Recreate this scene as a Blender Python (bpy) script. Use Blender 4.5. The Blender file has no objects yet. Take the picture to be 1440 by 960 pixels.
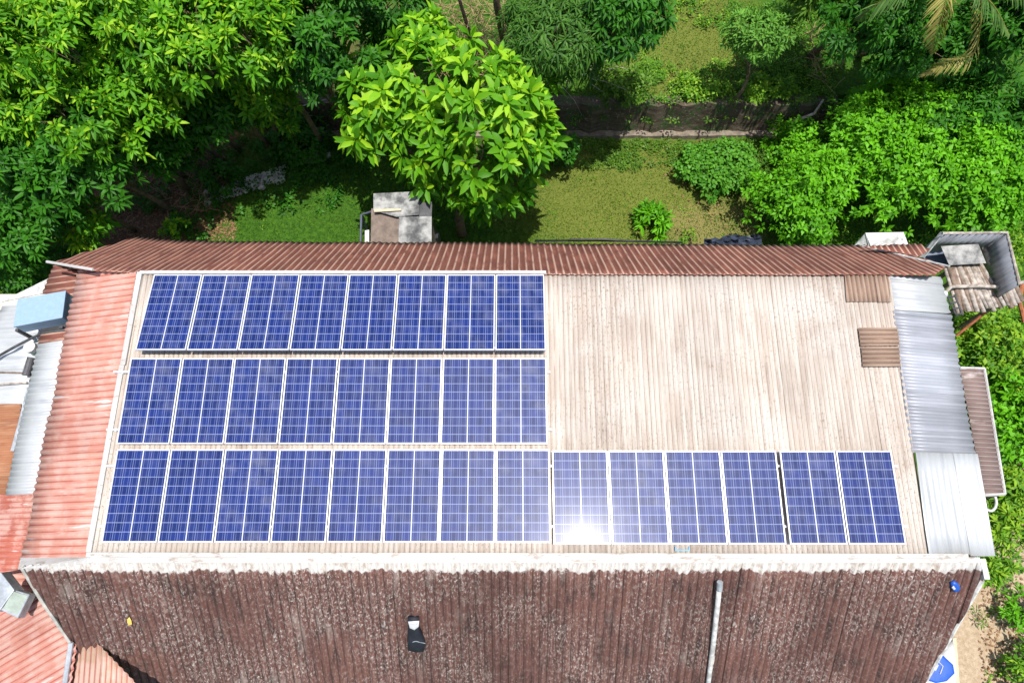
import bpy, math, random
import numpy as np
from mathutils import Vector, Matrix
R = math.radians
random.seed(11)
rng = np.random.default_rng(11)
SC = bpy.context.scene
COL = SC.collection
# ------------------------------------------------------------------ camera geometry
H, P, F = 18.75, R(20), 960.0
CAM = Vector((0, 0, H))
def ray(px, py):
    x = (px - 720) / F; y = (480 - py) / F
    return Vector((x, math.sin(P) + y * math.cos(P), -math.cos(P) + y * math.sin(P)))
def atz(px, py, z):
    d = ray(px, py); t = (z - H) / d.z
    return CAM + d * t
class Plane:
    def __init__(s, p, a, b):
        s.p = Vector(p); n = Vector(a).cross(Vector(b)).normalized()
        s.n = n if n.z > 0 else -n
    def hit(s, px, py, off=0.0):
        d = ray(px, py); q = s.p + s.n * off
        return CAM + d * ((q - CAM).dot(s.n) / d.dot(s.n))
    def z(s, x, y):
        return s.p.z - (s.n.x * (x - s.p.x) + s.n.y * (y - s.p.y)) / s.n.z
# ------------------------------------------------------------------ object helpers
def tag(o, label=None, cat=None, group=None, kind=None):
    if label: o['label'] = label
    if cat: o['category'] = cat
    if group: o['group'] = group
    if kind: o['kind'] = kind
    return o
def empty(name, loc, label, cat, group=None):
    o = bpy.data.objects.new(name, None); COL.objects.link(o); o.location = loc
    o.empty_display_size = .2
    return tag(o, label, cat, group)
def link(name, me, mat=None, parent=None, loc=None):
    o = bpy.data.objects.new(name, me); COL.objects.link(o)
    if mat: me.materials.append(mat)
    if parent:
        o.parent = parent
        # meshes are written in world space: put them back relative to the parent
        o.location = (Vector(loc) if loc else Vector((0, 0, 0))) - Vector(parent_world(parent))
    elif loc: o.location = loc
    return o
def parent_world(p):
    v = Vector(p.location)
    while p.parent: p = p.parent; v += Vector(p.location)
    return v
def mesh_np(name, verts, faces, smooth=False, var=None, uv=None):
    """faces: (N,k) array or list of tuples"""
    me = bpy.data.meshes.new(name)
    if isinstance(faces, np.ndarray):
        nf, k = faces.shape
        me.vertices.add(len(verts)); me.vertices.foreach_set('co', np.asarray(verts, dtype=np.float32).ravel())
        me.loops.add(nf * k); me.loops.foreach_set('vertex_index', faces.ravel().astype(np.int32))
        me.polygons.add(nf); me.polygons.foreach_set('loop_start', np.arange(0, nf * k, k, dtype=np.int32))
        me.update(calc_edges=True)
    else:
        me.from_pydata([tuple(v) for v in verts], [], faces); me.update()
    if smooth: me.polygons.foreach_set('use_smooth', [True] * len(me.polygons))
    if var is not None:
        a = me.attributes.new('var', 'FLOAT', 'POINT'); a.data.foreach_set('value', np.asarray(var, dtype=np.float32))
    if uv is not None:
        l = me.uv_layers.new(name='UVMap'); idx = np.empty(len(me.loops), dtype=np.int32)
        me.loops.foreach_get('vertex_index', idx)
        l.data.foreach_set('uv', np.asarray(uv, dtype=np.float32)[idx].ravel())
    return me
# geometry collector
class MB:
    def __init__(s): s.v = []; s.f = []
    def add(s, vs, fs):
        b = len(s.v); s.v += [Vector(x) for x in vs]; s.f += [tuple(i + b for i in f) for f in fs]
    def box(s, c, size, rot=None, taper=1.0):
        x, y, z = [k / 2 for k in size]; M = rot or Matrix.Identity(3); c = Vector(c)
        vs = [c + M @ Vector((sx * x * (taper if sz > 0 else 1), sy * y * (taper if sz > 0 else 1), sz * z)) for sz in (-1, 1) for sx, sy in ((-1, -1), (1, -1), (1, 1), (-1, 1))]
        s.add(vs, [(3, 2, 1, 0), (4, 5, 6, 7), (0, 1, 5, 4), (1, 2, 6, 5), (2, 3, 7, 6), (3, 0, 4, 7)])
    def slab(s, pts, th):
        """polygon pts given thickness th along its own normal (downwards)"""
        pts = [Vector(p) for p in pts]
        n = (pts[1] - pts[0]).cross(pts[2] - pts[0]).normalized()
        if n.z < 0: pts = pts[::-1]; n = -n
        k = len(pts); vs = pts + [p - n * th for p in pts]
        fs = [tuple(range(k)), tuple(range(2 * k - 1, k - 1, -1))] + [(i, i + k, (i + 1) % k + k, (i + 1) % k) for i in range(k)]
        s.add(vs, fs)
    def tube(s, pts, rad, seg=8, cap=True):
        pts = [Vector(p) for p in pts]
        if not hasattr(rad, '__len__'): rad = [rad] * len(pts)
        b = len(s.v); ref = Vector((.3, .2, 1))
        for i, p in enumerate(pts):
            d = (pts[min(i + 1, len(pts) - 1)] - pts[max(i - 1, 0)])
            d = d.normalized() if d.length > 1e-9 else Vector((0, 0, 1))
            a = d.cross(ref if abs(d.dot(ref.normalized())) < .95 else Vector((1, 0, 0))).normalized(); c = d.cross(a)
            for k in range(seg):
                t = 2 * math.pi * k / seg
                s.v.append(p + (a * math.cos(t) + c * math.sin(t)) * rad[i])
        for i in range(len(pts) - 1):
            for k in range(seg):
                k2 = (k + 1) % seg
                s.f.append((b + i * seg + k, b + i * seg + k2, b + (i + 1) * seg + k2, b + (i + 1) * seg + k))
        if cap:
            s.f.append(tuple(b + k for k in range(seg))[::-1]); e = b + (len(pts) - 1) * seg
            s.f.append(tuple(e + k for k in range(seg)))
    def build(s, name, mat, parent=None, bevel=0, smooth=False, sub=0):
        me = mesh_np(name, s.v, s.f, smooth)
        o = link(name, me, mat, parent)
        if bevel:
            m = o.modifiers.new('b', 'BEVEL'); m.width = bevel; m.segments = 2
        if sub:
            m = o.modifiers.new('s', 'SUBSURF'); m.levels = m.render_levels = sub
        return o
# ------------------------------------------------------------------ materials
class NT:
    def __init__(s, name):
        s.m = bpy.data.materials.new(name); s.m.use_nodes = True; s.t = s.m.node_tree; s.t.nodes.clear()
        s.out = s.n('ShaderNodeOutputMaterial')
    def n(s, ty, **kw):
        x = s.t.nodes.new(ty)
        for k, v in kw.items(): setattr(x, k, v)
        return x
    def l(s, a, b): s.t.links.new(a, b)
    def math(s, op, a, b=None, c=None, clamp=False):
        x = s.n('ShaderNodeMath', operation=op); x.use_clamp = clamp
        for i, v in enumerate((a, b, c)):
            if v is None: continue
            if isinstance(v, (int, float)): x.inputs[i].default_value = v
            else: s.l(v, x.inputs[i])
        return x.outputs[0]
    def mix(s, fac, a, b, mode='MIX'):
        x = s.n('ShaderNodeMix', data_type='RGBA', blend_type=mode)
        for k, v in ((0, fac), (6, a), (7, b)):
            if isinstance(v, (int, float)): x.inputs[k].default_value = v
            elif isinstance(v, tuple): x.inputs[k].default_value = (*v, 1)
            else: s.l(v, x.inputs[k])
        return x.outputs[2]
    def coord(s, kind='UV'):
        return s.n('ShaderNodeTexCoord').outputs[kind]
    def map(s, v, scale=(1, 1, 1), loc=(0, 0, 0)):
        x = s.n('ShaderNodeMapping'); s.l(v, x.inputs[0]); x.inputs['Scale'].default_value = scale; x.inputs['Location'].default_value = loc
        return x.outputs[0]
    def noise(s, v, scale=1, detail=4, rough=.55, dist=0):
        x = s.n('ShaderNodeTexNoise'); s.l(v, x.inputs['Vector']); x.inputs['Scale'].default_value = scale
        x.inputs['Detail'].default_value = detail; x.inputs['Roughness'].default_value = rough; x.inputs['Distortion'].default_value = dist
        return x.outputs[0]
    def ramp(s, v, lo, hi):
        x = s.n('ShaderNodeMapRange', interpolation_type='SMOOTHSTEP'); s.l(v, x.inputs[0])
        x.inputs[1].default_value = lo; x.inputs[2].default_value = hi
        return x.outputs[0]
    def attr(s, name):
        return s.n('ShaderNodeAttribute', attribute_name=name).outputs['Fac']
    def bump(s, h, strength=.3, dist=.02):
        x = s.n('ShaderNodeBump'); x.inputs['Strength'].default_value = strength; x.inputs['Distance'].default_value = dist
        s.l(h, x.inputs['Height']); return x.outputs[0]
    def pbsdf(s, color, rough=.6, metal=0, normal=None, **kw):
        x = s.n('ShaderNodeBsdfPrincipled')
        if isinstance(color, tuple): x.inputs['Base Color'].default_value = (*color, 1)
        else: s.l(color, x.inputs['Base Color'])
        if isinstance(rough, (int, float)): x.inputs['Roughness'].default_value = rough
        else: s.l(rough, x.inputs['Roughness'])
        x.inputs['Metallic'].default_value = metal
        if normal is not None: s.l(normal, x.inputs['Normal'])
        for k, v in kw.items(): x.inputs[k.replace('_', ' ')].default_value = v
        return x.outputs[0]
    def done(s, sh):
        s.l(sh, s.out.inputs[0]); return s.m
def mat_sheet(name, base, layers, rough=.65, metal=0.0, band=None, crest=None, vamt=.12, seed=0, spec=.3):
    """weathered roofing sheet; layers: (colour, su, sv, lo, hi, amount, detail)"""
    t = NT(name); uv = t.coord('UV')
    c = t.mix(t.ramp(t.noise(t.map(uv, (1, 1, 1), (seed, seed, 0)), .7, 3), .3, .7), tuple(k * .88 for k in base), tuple(min(1, k * 1.1) for k in base))
    low = t.math('ADD', .25, t.math('MULTIPLY', t.ramp(t.noise(t.map(uv, (.9, .6, 1), (seed * 3, 4, 0)), 1, 4, .6), .38, .62), .95))
    for i, (cc, su, sv, lo, hi, am, det) in enumerate(layers):
        m = t.ramp(t.noise(t.map(uv, (su, sv, 1), (seed + 3.1 * i, i * 7.7, 0)), 1, det, .6), lo, hi)
        c = t.mix(t.math('MULTIPLY', m, am) if i < 2 else t.math('MULTIPLY', t.math('MULTIPLY', m, am), low), c, cc)
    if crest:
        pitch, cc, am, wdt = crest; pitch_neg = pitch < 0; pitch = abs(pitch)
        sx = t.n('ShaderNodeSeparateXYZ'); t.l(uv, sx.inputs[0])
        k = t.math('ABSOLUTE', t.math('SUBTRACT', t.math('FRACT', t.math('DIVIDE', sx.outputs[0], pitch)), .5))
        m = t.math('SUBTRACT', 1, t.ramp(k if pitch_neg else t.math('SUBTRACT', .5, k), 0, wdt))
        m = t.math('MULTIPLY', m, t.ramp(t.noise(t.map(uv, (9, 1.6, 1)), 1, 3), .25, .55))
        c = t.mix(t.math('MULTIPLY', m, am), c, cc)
    v = t.attr('var')
    c = t.mix(1.0, c, t.n('ShaderNodeCombineColor').outputs[0] if False else _grey(t, v, vamt), 'MULTIPLY')
    if band:
        v0, cc, nz = band
        sx = t.n('ShaderNodeSeparateXYZ'); t.l(uv, sx.inputs[0])
        e = t.math('ADD', sx.outputs[1], t.math('MULTIPLY', t.math('SUBTRACT', t.noise(t.map(uv, (2.2, 2.2, 1)), 1, 7, .75), .5), nz))
        m = t.math('SUBTRACT', 1, t.ramp(e, v0 - .02, v0 + .03))
        dirt = t.ramp(t.noise(t.map(uv, (12, 4, 1)), 1, 6, .75), .46, .66)
        wc = t.mix(t.math('MULTIPLY', dirt, .8), cc, (.26, .20, .15))
        c = t.mix(m, c, wc)
    h = t.noise(t.map(uv, (40, 25, 1)), 1, 4, .7)
    return t.done(t.pbsdf(c, rough, metal, t.bump(h, .35, .006), Specular_IOR_Level=spec))
def _grey(t, v, amt):
    f = t.math('ADD', t.math('MULTIPLY', v, amt * 2), 1 - amt)
    x = t.n('ShaderNodeCombineColor')
    for i in range(3): t.l(f, x.inputs[i])
    return x.outputs[0]
def mat_plain(name, c, rough=.6, metal=0, var=.15, scale=6, c2=None, spec=.4):
    t = NT(name); o = t.coord('Object'); nz = t.noise(o, scale, 5, .65)
    col = t.mix(t.ramp(nz, .3, .7), tuple(k * (1 - var) for k in c), c2 or tuple(min(1, k * (1 + var)) for k in c))
    return t.done(t.pbsdf(col, rough, metal, t.bump(t.noise(o, scale * 6, 3), .2, .01), Specular_IOR_Level=spec))
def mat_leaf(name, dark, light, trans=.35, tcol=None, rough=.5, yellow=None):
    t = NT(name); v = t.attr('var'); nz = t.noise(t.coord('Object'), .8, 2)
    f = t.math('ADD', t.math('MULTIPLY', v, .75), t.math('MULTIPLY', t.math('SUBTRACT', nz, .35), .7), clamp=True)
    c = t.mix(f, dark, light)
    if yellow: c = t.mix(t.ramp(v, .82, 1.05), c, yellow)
    p = t.pbsdf(c, rough, 0, Specular_IOR_Level=.2)
    tr = t.n('ShaderNodeBsdfTranslucent')
    tc = t.mix(1.0, c, tcol or (1.0, 1.0, .35), 'MULTIPLY'); t.l(tc, tr.inputs[0])
    ms = t.n('ShaderNodeMixShader'); ms.inputs[0].default_value = trans
    t.l(p, ms.inputs[1]); t.l(tr.outputs[0], ms.inputs[2])
    return t.done(ms.outputs[0])
M = {}
M['tan'] = mat_sheet('tan_roof', (.43, .365, .31), [
    ((.53, .48, .42), 7, .5, .40, .62, .85, 4), ((.25, .19, .15), 9, .5, .52, .72, .5, 4),
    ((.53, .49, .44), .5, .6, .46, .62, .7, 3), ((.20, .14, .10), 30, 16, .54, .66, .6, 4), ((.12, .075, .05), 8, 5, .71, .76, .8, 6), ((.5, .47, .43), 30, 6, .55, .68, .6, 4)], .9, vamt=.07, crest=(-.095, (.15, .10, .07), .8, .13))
M['tan_dark'] = mat_sheet('brown_patch_roof', (.30, .205, .15), [
    ((.42, .32, .25), 9, .7, .45, .7, .6, 4), ((.22, .14, .1), 26, 14, .56, .7, .6, 3)], .8, seed=5, crest=(-.09, (.12, .07, .05), .8, .3))
M['south'] = mat_sheet('dark_lichen_roof', (.115, .052, .042), [
    ((.165, .078, .058), 3, .5, .45, .7, .6, 4), ((.035, .022, .02), 5, 1.2, .5, .66, .75, 5), ((.25, .185, .16), 24, 10, .47, .60, .75, 5),
    ((.40, .36, .33), 17, 8, .60, .68, .75, 5), ((.42, .40, .38), 5, 1.6, .66, .72, .75, 8), ((.50, .46, .43), 32, 16, .57, .65, .8, 4), ((.30, .25, .22), 2.2, .7, .56, .68, .5, 8)],
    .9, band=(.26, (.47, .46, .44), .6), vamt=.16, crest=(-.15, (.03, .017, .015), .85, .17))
M['north'] = mat_sheet('brown_red_roof', (.155, .056, .040), [
    ((.30, .11, .075), 6, 1.2, .45, .7, .6, 5), ((.09, .03, .025), 9, 2, .52, .72, .6, 5), ((.4, .3, .26), 20, 10, .68, .76, .5, 4)],
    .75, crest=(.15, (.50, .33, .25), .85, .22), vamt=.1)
def coral(nm, sd, pitch, base=(.50, .245, .19)):
    return mat_sheet(nm, base, [
    ((.53, .345, .29), 1.4, 2.6, .42, .60, .75, 5), ((.42, .14, .10), 7, .6, .5, .72, .55, 4), ((.5, .47, .44), 5, .8, .63, .665, .9, 3),
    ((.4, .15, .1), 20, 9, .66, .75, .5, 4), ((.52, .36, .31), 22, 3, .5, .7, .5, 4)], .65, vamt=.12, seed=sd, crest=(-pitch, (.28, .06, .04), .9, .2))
M['coral'] = coral('coral_roof', 2, .13)
M['coral2'] = coral('red_roof', 12, .105, (.36, .115, .08))
M['pale'] = coral('pale_rust_roof', 15, .12, (.38, .26, .18))
M['white'] = mat_sheet('white_metal_roof', (.47, .485, .49), [
    ((.27, .285, .31), 6, .5, .46, .72, .6, 4), ((.45, .32, .22), 10, 4, .70, .78, .6, 5), ((.48, .49, .49), 1, 1, .45, .6, .5, 3)], .45, .15, vamt=.06, seed=9)
M['grey'] = mat_sheet('grey_metal_roof', (.29, .30, .33), [
    ((.43, .44, .48), 8, .4, .42, .66, .75, 4), ((.30, .31, .36), 12, .8, .55, .75, .5, 4), ((.4, .3, .22), 12, 6, .70, .8, .5, 5)], .45, .15, vamt=.15, seed=4)
M['rust'] = mat_sheet('rusty_roof', (.30, .13, .065), [
    ((.42, .25, .15), 7, .8, .45, .7, .6, 4), ((.2, .08, .05), 9, 1.5, .5, .7, .6, 5)], .75, vamt=.15, seed=6)
M['awning'] = mat_sheet('awning_roof', (.20, .14, .125), [
    ((.55, .5, .47), 3, .9, .58, .7, .8, 5), ((.1, .07, .06), 8, 1.5, .5, .7, .6, 5), ((.8, .78, .74), 9, 3, .67, .72, .8, 5)], .75, crest=(.09, (.4, .36, .33), .5, .2), seed=8)
t = NT('chipped_white_paint'); o = t.coord('Object'); nz = t.noise(t.map(o, (1.2, 3, 3)), 3, 7, .7)
c = t.mix(t.ramp(t.noise(o, 1.1, 4), .35, .65), (.40, .39, .37), (.49, .485, .47)); c = t.mix(t.math('MULTIPLY', t.ramp(nz, .54, .66), .75), c, (.24, .18, .13))
M['paint'] = t.done(t.pbsdf(c, .6, 0, t.bump(nz, .3, .01)))
M['plaster'] = mat_plain('plaster_wall', (.62, .55, .45), .85, 0, .2, 1.5)
M['alu'] = mat_plain('aluminium', (.60, .61, .63), .35, .2, .04, 4)
M['bluebox'] = mat_plain('blue_grey_tarp', (.24, .35, .46), .55, 0, .06, 12)
M['darkgrey'] = mat_plain('dark_grey', (.06, .06, .065), .6, 0, .3, 8)
M['steel'] = mat_plain('grey_steel', (.38, .41, .44), .45, .3, .25, 5)
M['galv'] = mat_plain('galvanised', (.50, .50, .48), .75, .0, .35, 7)
M['wood'] = mat_plain('weathered_wood', (.36, .29, .23), .85, 0, .4, 9, (.52, .47, .42))
M['wood2'] = mat_plain('dark_weathered_wood', (.2, .145, .11), .85, 0, .4, 9)
M['rusty'] = mat_plain('rusty_iron', (.33, .11, .05), .8, 0, .35, 10)
M['green'] = mat_plain('green_plastic', (.02, .32, .18), .4)
M['blue'] = mat_plain('blue_plastic', (.02, .09, .42), .4, 0, .1)
M['cream'] = mat_plain('cream_board', (.5, .44, .3), .7)
M['white_plastic'] = mat_plain('white_plastic', (.52, .52, .52), .45, 0, .06)
M['black'] = mat_plain('black_cloth', (.012, .014, .022), .7, 0, .3)
M['bark'] = mat_plain('bark', (.17, .115, .075), .9, 0, .35, 8)
M['twig'] = mat_plain('dry_twigs', (.34, .24, .12), .9, 0, .4, 5)
M['stone'] = mat_plain('pale_stone', (.42, .41, .37), .9, 0, .3, 5)
M['yellow'] = mat_plain('dry_yellow_leaf', (.75, .5, .12), .7)
M['pane'] = mat_plain('cloudy_pane', (.36, .42, .36), .25, 0, .2, 4)
# retaining wall
t = NT('mossy_wall'); o = t.coord('Object'); c = t.mix(t.ramp(t.noise(t.map(o, (1, 1, 6)), 1.2, 6, .7), .35, .65), (.06, .042, .028), (.14, .11, .075))
c = t.mix(t.ramp(t.noise(o, 2.3, 5, .7), .47, .62), c, (.045, .085, .02)); c = t.mix(t.ramp(t.noise(o, 14, 3), .62, .7), c, (.3, .26, .2))
M['oldwall'] = t.done(t.pbsdf(c, .95, 0, t.bump(t.noise(o, 9, 6, .7), .8, .06)))
# solar cells
def mat_cells():
    t = NT('solar_cells'); uv = t.coord('UV'); sx = t.n('ShaderNodeSeparateXYZ'); t.l(uv, sx.inputs[0])
    U, V = sx.outputs[0], sx.outputs[1]
    def lines(x, n, w):       # 1 on grid lines
        k = t.math('ABSOLUTE', t.math('SUBTRACT', t.math('FRACT', t.math('ADD', t.math('MULTIPLY', x, n), .5)), .5))
        return t.math('SUBTRACT', 1, t.ramp(k, w * .6, w))
    nz = t.n('ShaderNodeTexVoronoi'); t.l(t.map(uv, (60, 100, 1)), nz.inputs['Vector']); nz.inputs['Scale'].default_value = 1
    cell = t.n('ShaderNodeTexWhiteNoise', noise_dimensions='3D')
    cm = t.n('ShaderNodeCombineXYZ'); t.l(t.math('FLOOR', t.math('MULTIPLY', U, 6)), cm.inputs[0]); t.l(t.math('FLOOR', t.math('MULTIPLY', V, 10)), cm.inputs[1])
    oi = t.n('ShaderNodeObjectInfo'); t.l(oi.outputs['Random'], cm.inputs[2]); t.l(cm.outputs[0], cell.inputs[0])
    base = t.mix(cell.outputs[0], (.003, .012, .082), (.008, .022, .135))
    hs = t.n('ShaderNodeSeparateColor'); t.l(nz.outputs['Color'], hs.inputs[0])
    base = t.mix(t.math('MULTIPLY', hs.outputs[0], .2), base, (.015, .045, .20))
    bus = lines(t.math('ADD', U, 1 / 24), 12, .075)
    base = t.mix(t.math('MULTIPLY', bus, .2), base, (.35, .42, .75))
    grid = t.math('MAXIMUM', lines(U, 6, .035), lines(V, 10, .05))
    base = t.mix(t.math('MULTIPLY', grid, .36), base, (.45, .52, .75))
    mid = t.math('SUBTRACT', 1, t.ramp(t.math('ABSOLUTE', t.math('SUBTRACT', U, .5)), .009, .013))
    base = t.mix(mid, base, (.45, .47, .52))
    dust = t.noise(t.coord('Object'), 2.2, 5, .6)
    base = t.mix(t.math('MULTIPLY', t.ramp(dust, .42, .75), t.math('ADD', .03, t.math('MULTIPLY', oi.outputs['Random'], .13))), base, (.45, .45, .47))
    p = t.n('ShaderNodeBsdfPrincipled'); t.l(base, p.inputs['Base Color']); p.inputs['Roughness'].default_value = .40
    p.inputs['Specular IOR Level'].default_value = .17
    p.inputs['Coat Weight'].default_value = .06; p.inputs['Coat Roughness'].default_value = .16; p.inputs['Coat IOR'].default_value = 1.4
    return t.done(p.outputs[0])
M['cells'] = mat_cells()
# ------------------------------------------------------------------ corrugated sheets
def corr(name, pts, rib, pitch, amp, mat, parent, sheet_w=.85, sheet_l=2.4, jit=.03, lift=.006, label=None, vtop=None, seed=0, wob=.004):
    rs = np.random.default_rng(seed + 100)
    pts = [Vector(p) for p in pts]; n = Vector((0, 0, 0))
    for i in range(len(pts)):
        a, b = pts[i], pts[(i + 1) % len(pts)]; n += a.cross(b)
    n.normalize()
    if n.z < 0: n = -n
    v = Vector(rib); v = (v - n * v.dot(n)).normalized(); u = v.cross(n)
    o = vtop or pts[0]
    q = np.array([[(p - o).dot(u), (p - o).dot(v)] for p in pts])
    umin, umax = q[:, 0].min(), q[:, 0].max(); vmin, vmax = q[:, 1].min(), q[:, 1].max()
    def rng_v(x):
        hs = []
        for i in range(len(q)):
            a, b = q[i], q[(i + 1) % len(q)]
            if (a[0] - x) * (b[0] - x) <= 0 and abs(a[0] - b[0]) > 1e-9: hs.append(a[1] + (b[1] - a[1]) * (x - a[0]) / (b[0] - a[0]))
        return (min(hs), max(hs)) if len(hs) > 1 else None
    V, Fc, UV, VAR = [], [], [], []
    per = max(1, round(sheet_w / pitch)); step = pitch / 8
    nb = max(1, math.ceil((vmax - vmin) / sheet_l)); L = (vmax - vmin) / nb
    j = math.floor(umin / (per * pitch)); col = 0
    while j * per * pitch < umax:
        ua = j * per * pitch; ub = ua + (per + .5) * pitch; j += 1; col += 1
        for b in range(nb):
            va, vb = vmin + b * L, vmin + (b + 1) * L + (.12 if b < nb - 1 else 0)
            e0, e1 = 0.0, rs.normal(0, jit); var = rs.random(); tilt = rs.normal(0, .002)
            prev = None; x = max(ua, umin + 1e-4)
            while x <= min(ub, umax - 1e-4) + 1e-9:
                r = rng_v(x)
                if r is None: x += step; prev = None; continue
                lo, hi = max(r[0] + (e0 if b == 0 else 0), va), min(r[1] + (e1 if b == nb - 1 else 0), vb)
                if hi - lo < .02: x += step; prev = None; continue
                K = max(2, int((hi - lo) / .35) + 1); K = 7 if nb > 1 else max(3, min(10, int((vmax - vmin) / .35)))
                base = len(V)
                for k in range(K):
                    vv = lo + (hi - lo) * k / (K - 1)
                    h = amp * math.cos(2 * math.pi * x / pitch) + (col % 2) * lift * .6 + tilt * (x - ua)
                    h += lift * (1 - (vv - va) / L) * 0 + lift * 1.6 * ((vv - va) / max(L, .1)) * (1 if nb > 1 else .2)
                    h += wob * math.sin(vv * 2.1 + x * 1.3 + seed) + wob * .7 * math.sin(vv * 5.3 - x * .6)
                    V.append(o + u * x + v * vv + n * h); UV.append((x, vv)); VAR.append(var)
                if prev is not None and prev[1] == K:
                    for k in range(K - 1):
                        Fc.append((prev[0] + k, base + k, base + k + 1, prev[0] + k + 1))
                prev = (base, K); x += step
    me = mesh_np(name, np.array([tuple(p) for p in V]), np.array(Fc), True, VAR, UV)
    ob = link(name, me, mat, parent)
    m = ob.modifiers.new('t', 'SOLIDIFY'); m.thickness = .004; m.offset = -1
    if label: ob['label'] = label
    return ob
# ------------------------------------------------------------------ planes of the roof
TOP = Plane((0, .8, 6), (1, 0, 0), (0, 1, .052))
SR = TOP.hit(720, 786)      # south ridge line
NR = TOP.hit(720, 385)      # north edge
SOUTH = Plane(SR, (1, 0, 0), (0, -math.cos(R(43.5)), -math.sin(R(43.5))))
NORTH = Plane(NR, (1, 0, 0), (0, math.cos(R(48)), -math.sin(R(48))))
w0, w1 = TOP.hit(192, 382), TOP.hit(125, 787)
WEST = Plane(w0, w1 - w0, (-math.cos(R(16)), 0, -math.sin(R(16))))
e0, e1 = TOP.hit(1251, 387), TOP.hit(1303, 785)
EAST = Plane(e0, e1 - e0, (math.cos(R(13)), 0, -math.sin(R(13))))
WLOW = Plane(WEST.p - Vector((0, 0, .3)), w1 - w0, (-math.cos(R(16)), 0, -math.sin(R(16))))
WLOW2 = Plane(WEST.p - Vector((0, 0, .75)), w1 - w0, (-math.cos(R(12)), 0, -math.sin(R(12))))
ELOW = Plane(EAST.p - Vector((0, 0, .45)), e1 - e0, (math.cos(R(13)), 0, -math.sin(R(13))))

house = empty('house', (0, 3.5, 0), 'large low house under a broad roof of patched corrugated sheets that carries the solar panels', 'house')
# walls
def prism(prof, x0, x1):
    k = len(prof); vs = [(x0, y, z) for y, z in prof] + [(x1, y, z) for y, z in prof]
    fs = [tuple(range(k))[::-1], tuple(range(k, 2 * k))] + [(i, (i + 1) % k, (i + 1) % k + k, i + k) for i in range(k)]
    return vs, fs
b = MB(); b.add(*prism([(-1.5, 0), (-1.5, 3.7), (.55, 5.3), (5.9, 5.55), (7.2, 3.9), (7.2, 0)], -8.05, 7.9)); b.build('wall', M['plaster'], house)
ptsT = [TOP.hit(192, 383), TOP.hit(125, 786), TOP.hit(1305, 786), TOP.hit(1251, 386)]
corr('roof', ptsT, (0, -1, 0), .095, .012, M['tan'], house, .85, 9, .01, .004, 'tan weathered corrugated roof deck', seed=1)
WN = [WEST.hit(111, 380), WEST.hit(192, 382), WEST.hit(125, 786), WEST.hit(29, 787)]
corr('side_roof', WN, (-1, 0, -.28), .13, .019, M['coral'], house, .8, 9, .035, .012, 'coral painted corrugated roof strip', seed=2)
S_pts = [SOUTH.hit(125, 786), SOUTH.hit(27, 796), SOUTH.hit(150, 966), SOUTH.hit(215, 1060), SOUTH.hit(1240, 1060), SOUTH.hit(1300, 960), SOUTH.hit(1382, 815), SOUTH.hit(1378, 787)]
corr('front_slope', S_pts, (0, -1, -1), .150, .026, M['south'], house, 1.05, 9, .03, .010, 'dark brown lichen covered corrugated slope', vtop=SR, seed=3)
N_pts = [NORTH.hit(*p) for p in ((1332, 374), (1290, 361), (1215, 345), (250, 339), (192, 333), (76, 369), (113, 380), (190, 385), (1315, 387))]
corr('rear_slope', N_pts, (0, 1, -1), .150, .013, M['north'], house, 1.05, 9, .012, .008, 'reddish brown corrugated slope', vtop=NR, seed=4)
# small brown hip beyond east end of rear slope
NE = Plane(NORTH.hit(1290, 361) - Vector((0, 0, .05)), (0, 1, -.55), (1, .15, -.2))
corr('rear_hip', [NE.hit(*p) for p in ((1212, 346), (1292, 343), (1308, 351), (1292, 361))], (0, 1, -1), .15, .015, M['north'], house, 1, 3, .01, .006, seed=5)
# east sheets
corr('side_roof', [EAST.hit(*p) for p in ((1251, 387), (1322, 388), (1337, 441), (1258, 436))], (1, 0, -.23), .17, .012, M['white'], house, .85, 3, .01, .008, 'white corrugated roof sheets', seed=6)
corr('side_roof', [EAST.hit(*p) for p in ((1255, 437), (1337, 441), (1372, 640), (1281, 637))], (1, 0, -.23), .13, .017, M['grey'], house, .8, 3, .04, .014, 'grey corrugated roof sheets', seed=7)
EL = Plane(EAST.p + Vector((0, 0, .06)), e1 - e0, (math.cos(R(10)), 0, -math.sin(R(10))))
corr('side_roof', [EL.hit(*p) for p in ((1287, 636), (1374, 638), (1400, 779), (1306, 781))], (0, -1, 0), .12, .007, M['white'], house, .8, 3, .01, .006, 'white smooth ribbed roof sheet at the corner', seed=8)
corr('patch_sheet', [TOP.hit(*p, off=.035) for p in ((1187, 386), (1249, 386), (1253, 425), (1190, 425))], (0, -1, 0), .09, .015, M['tan_dark'], house, .6, 3, .01, .006, seed=9)
corr('patch_sheet', [TOP.hit(*p, off=.05) for p in ((1207, 461), (1262, 461), (1265, 486), (1210, 487))], (1, 0, 0), .09, .017, M['tan_dark'], house, .6, 3, .02, .006, seed=10)
corr('patch_sheet', [TOP.hit(*p, off=.045) for p in ((1211, 488), (1264, 487), (1266, 516), (1213, 516))], (1, 0, 0), .09, .017, M['tan_dark'], house, .6, 3, .02, .006, seed=12)
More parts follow.
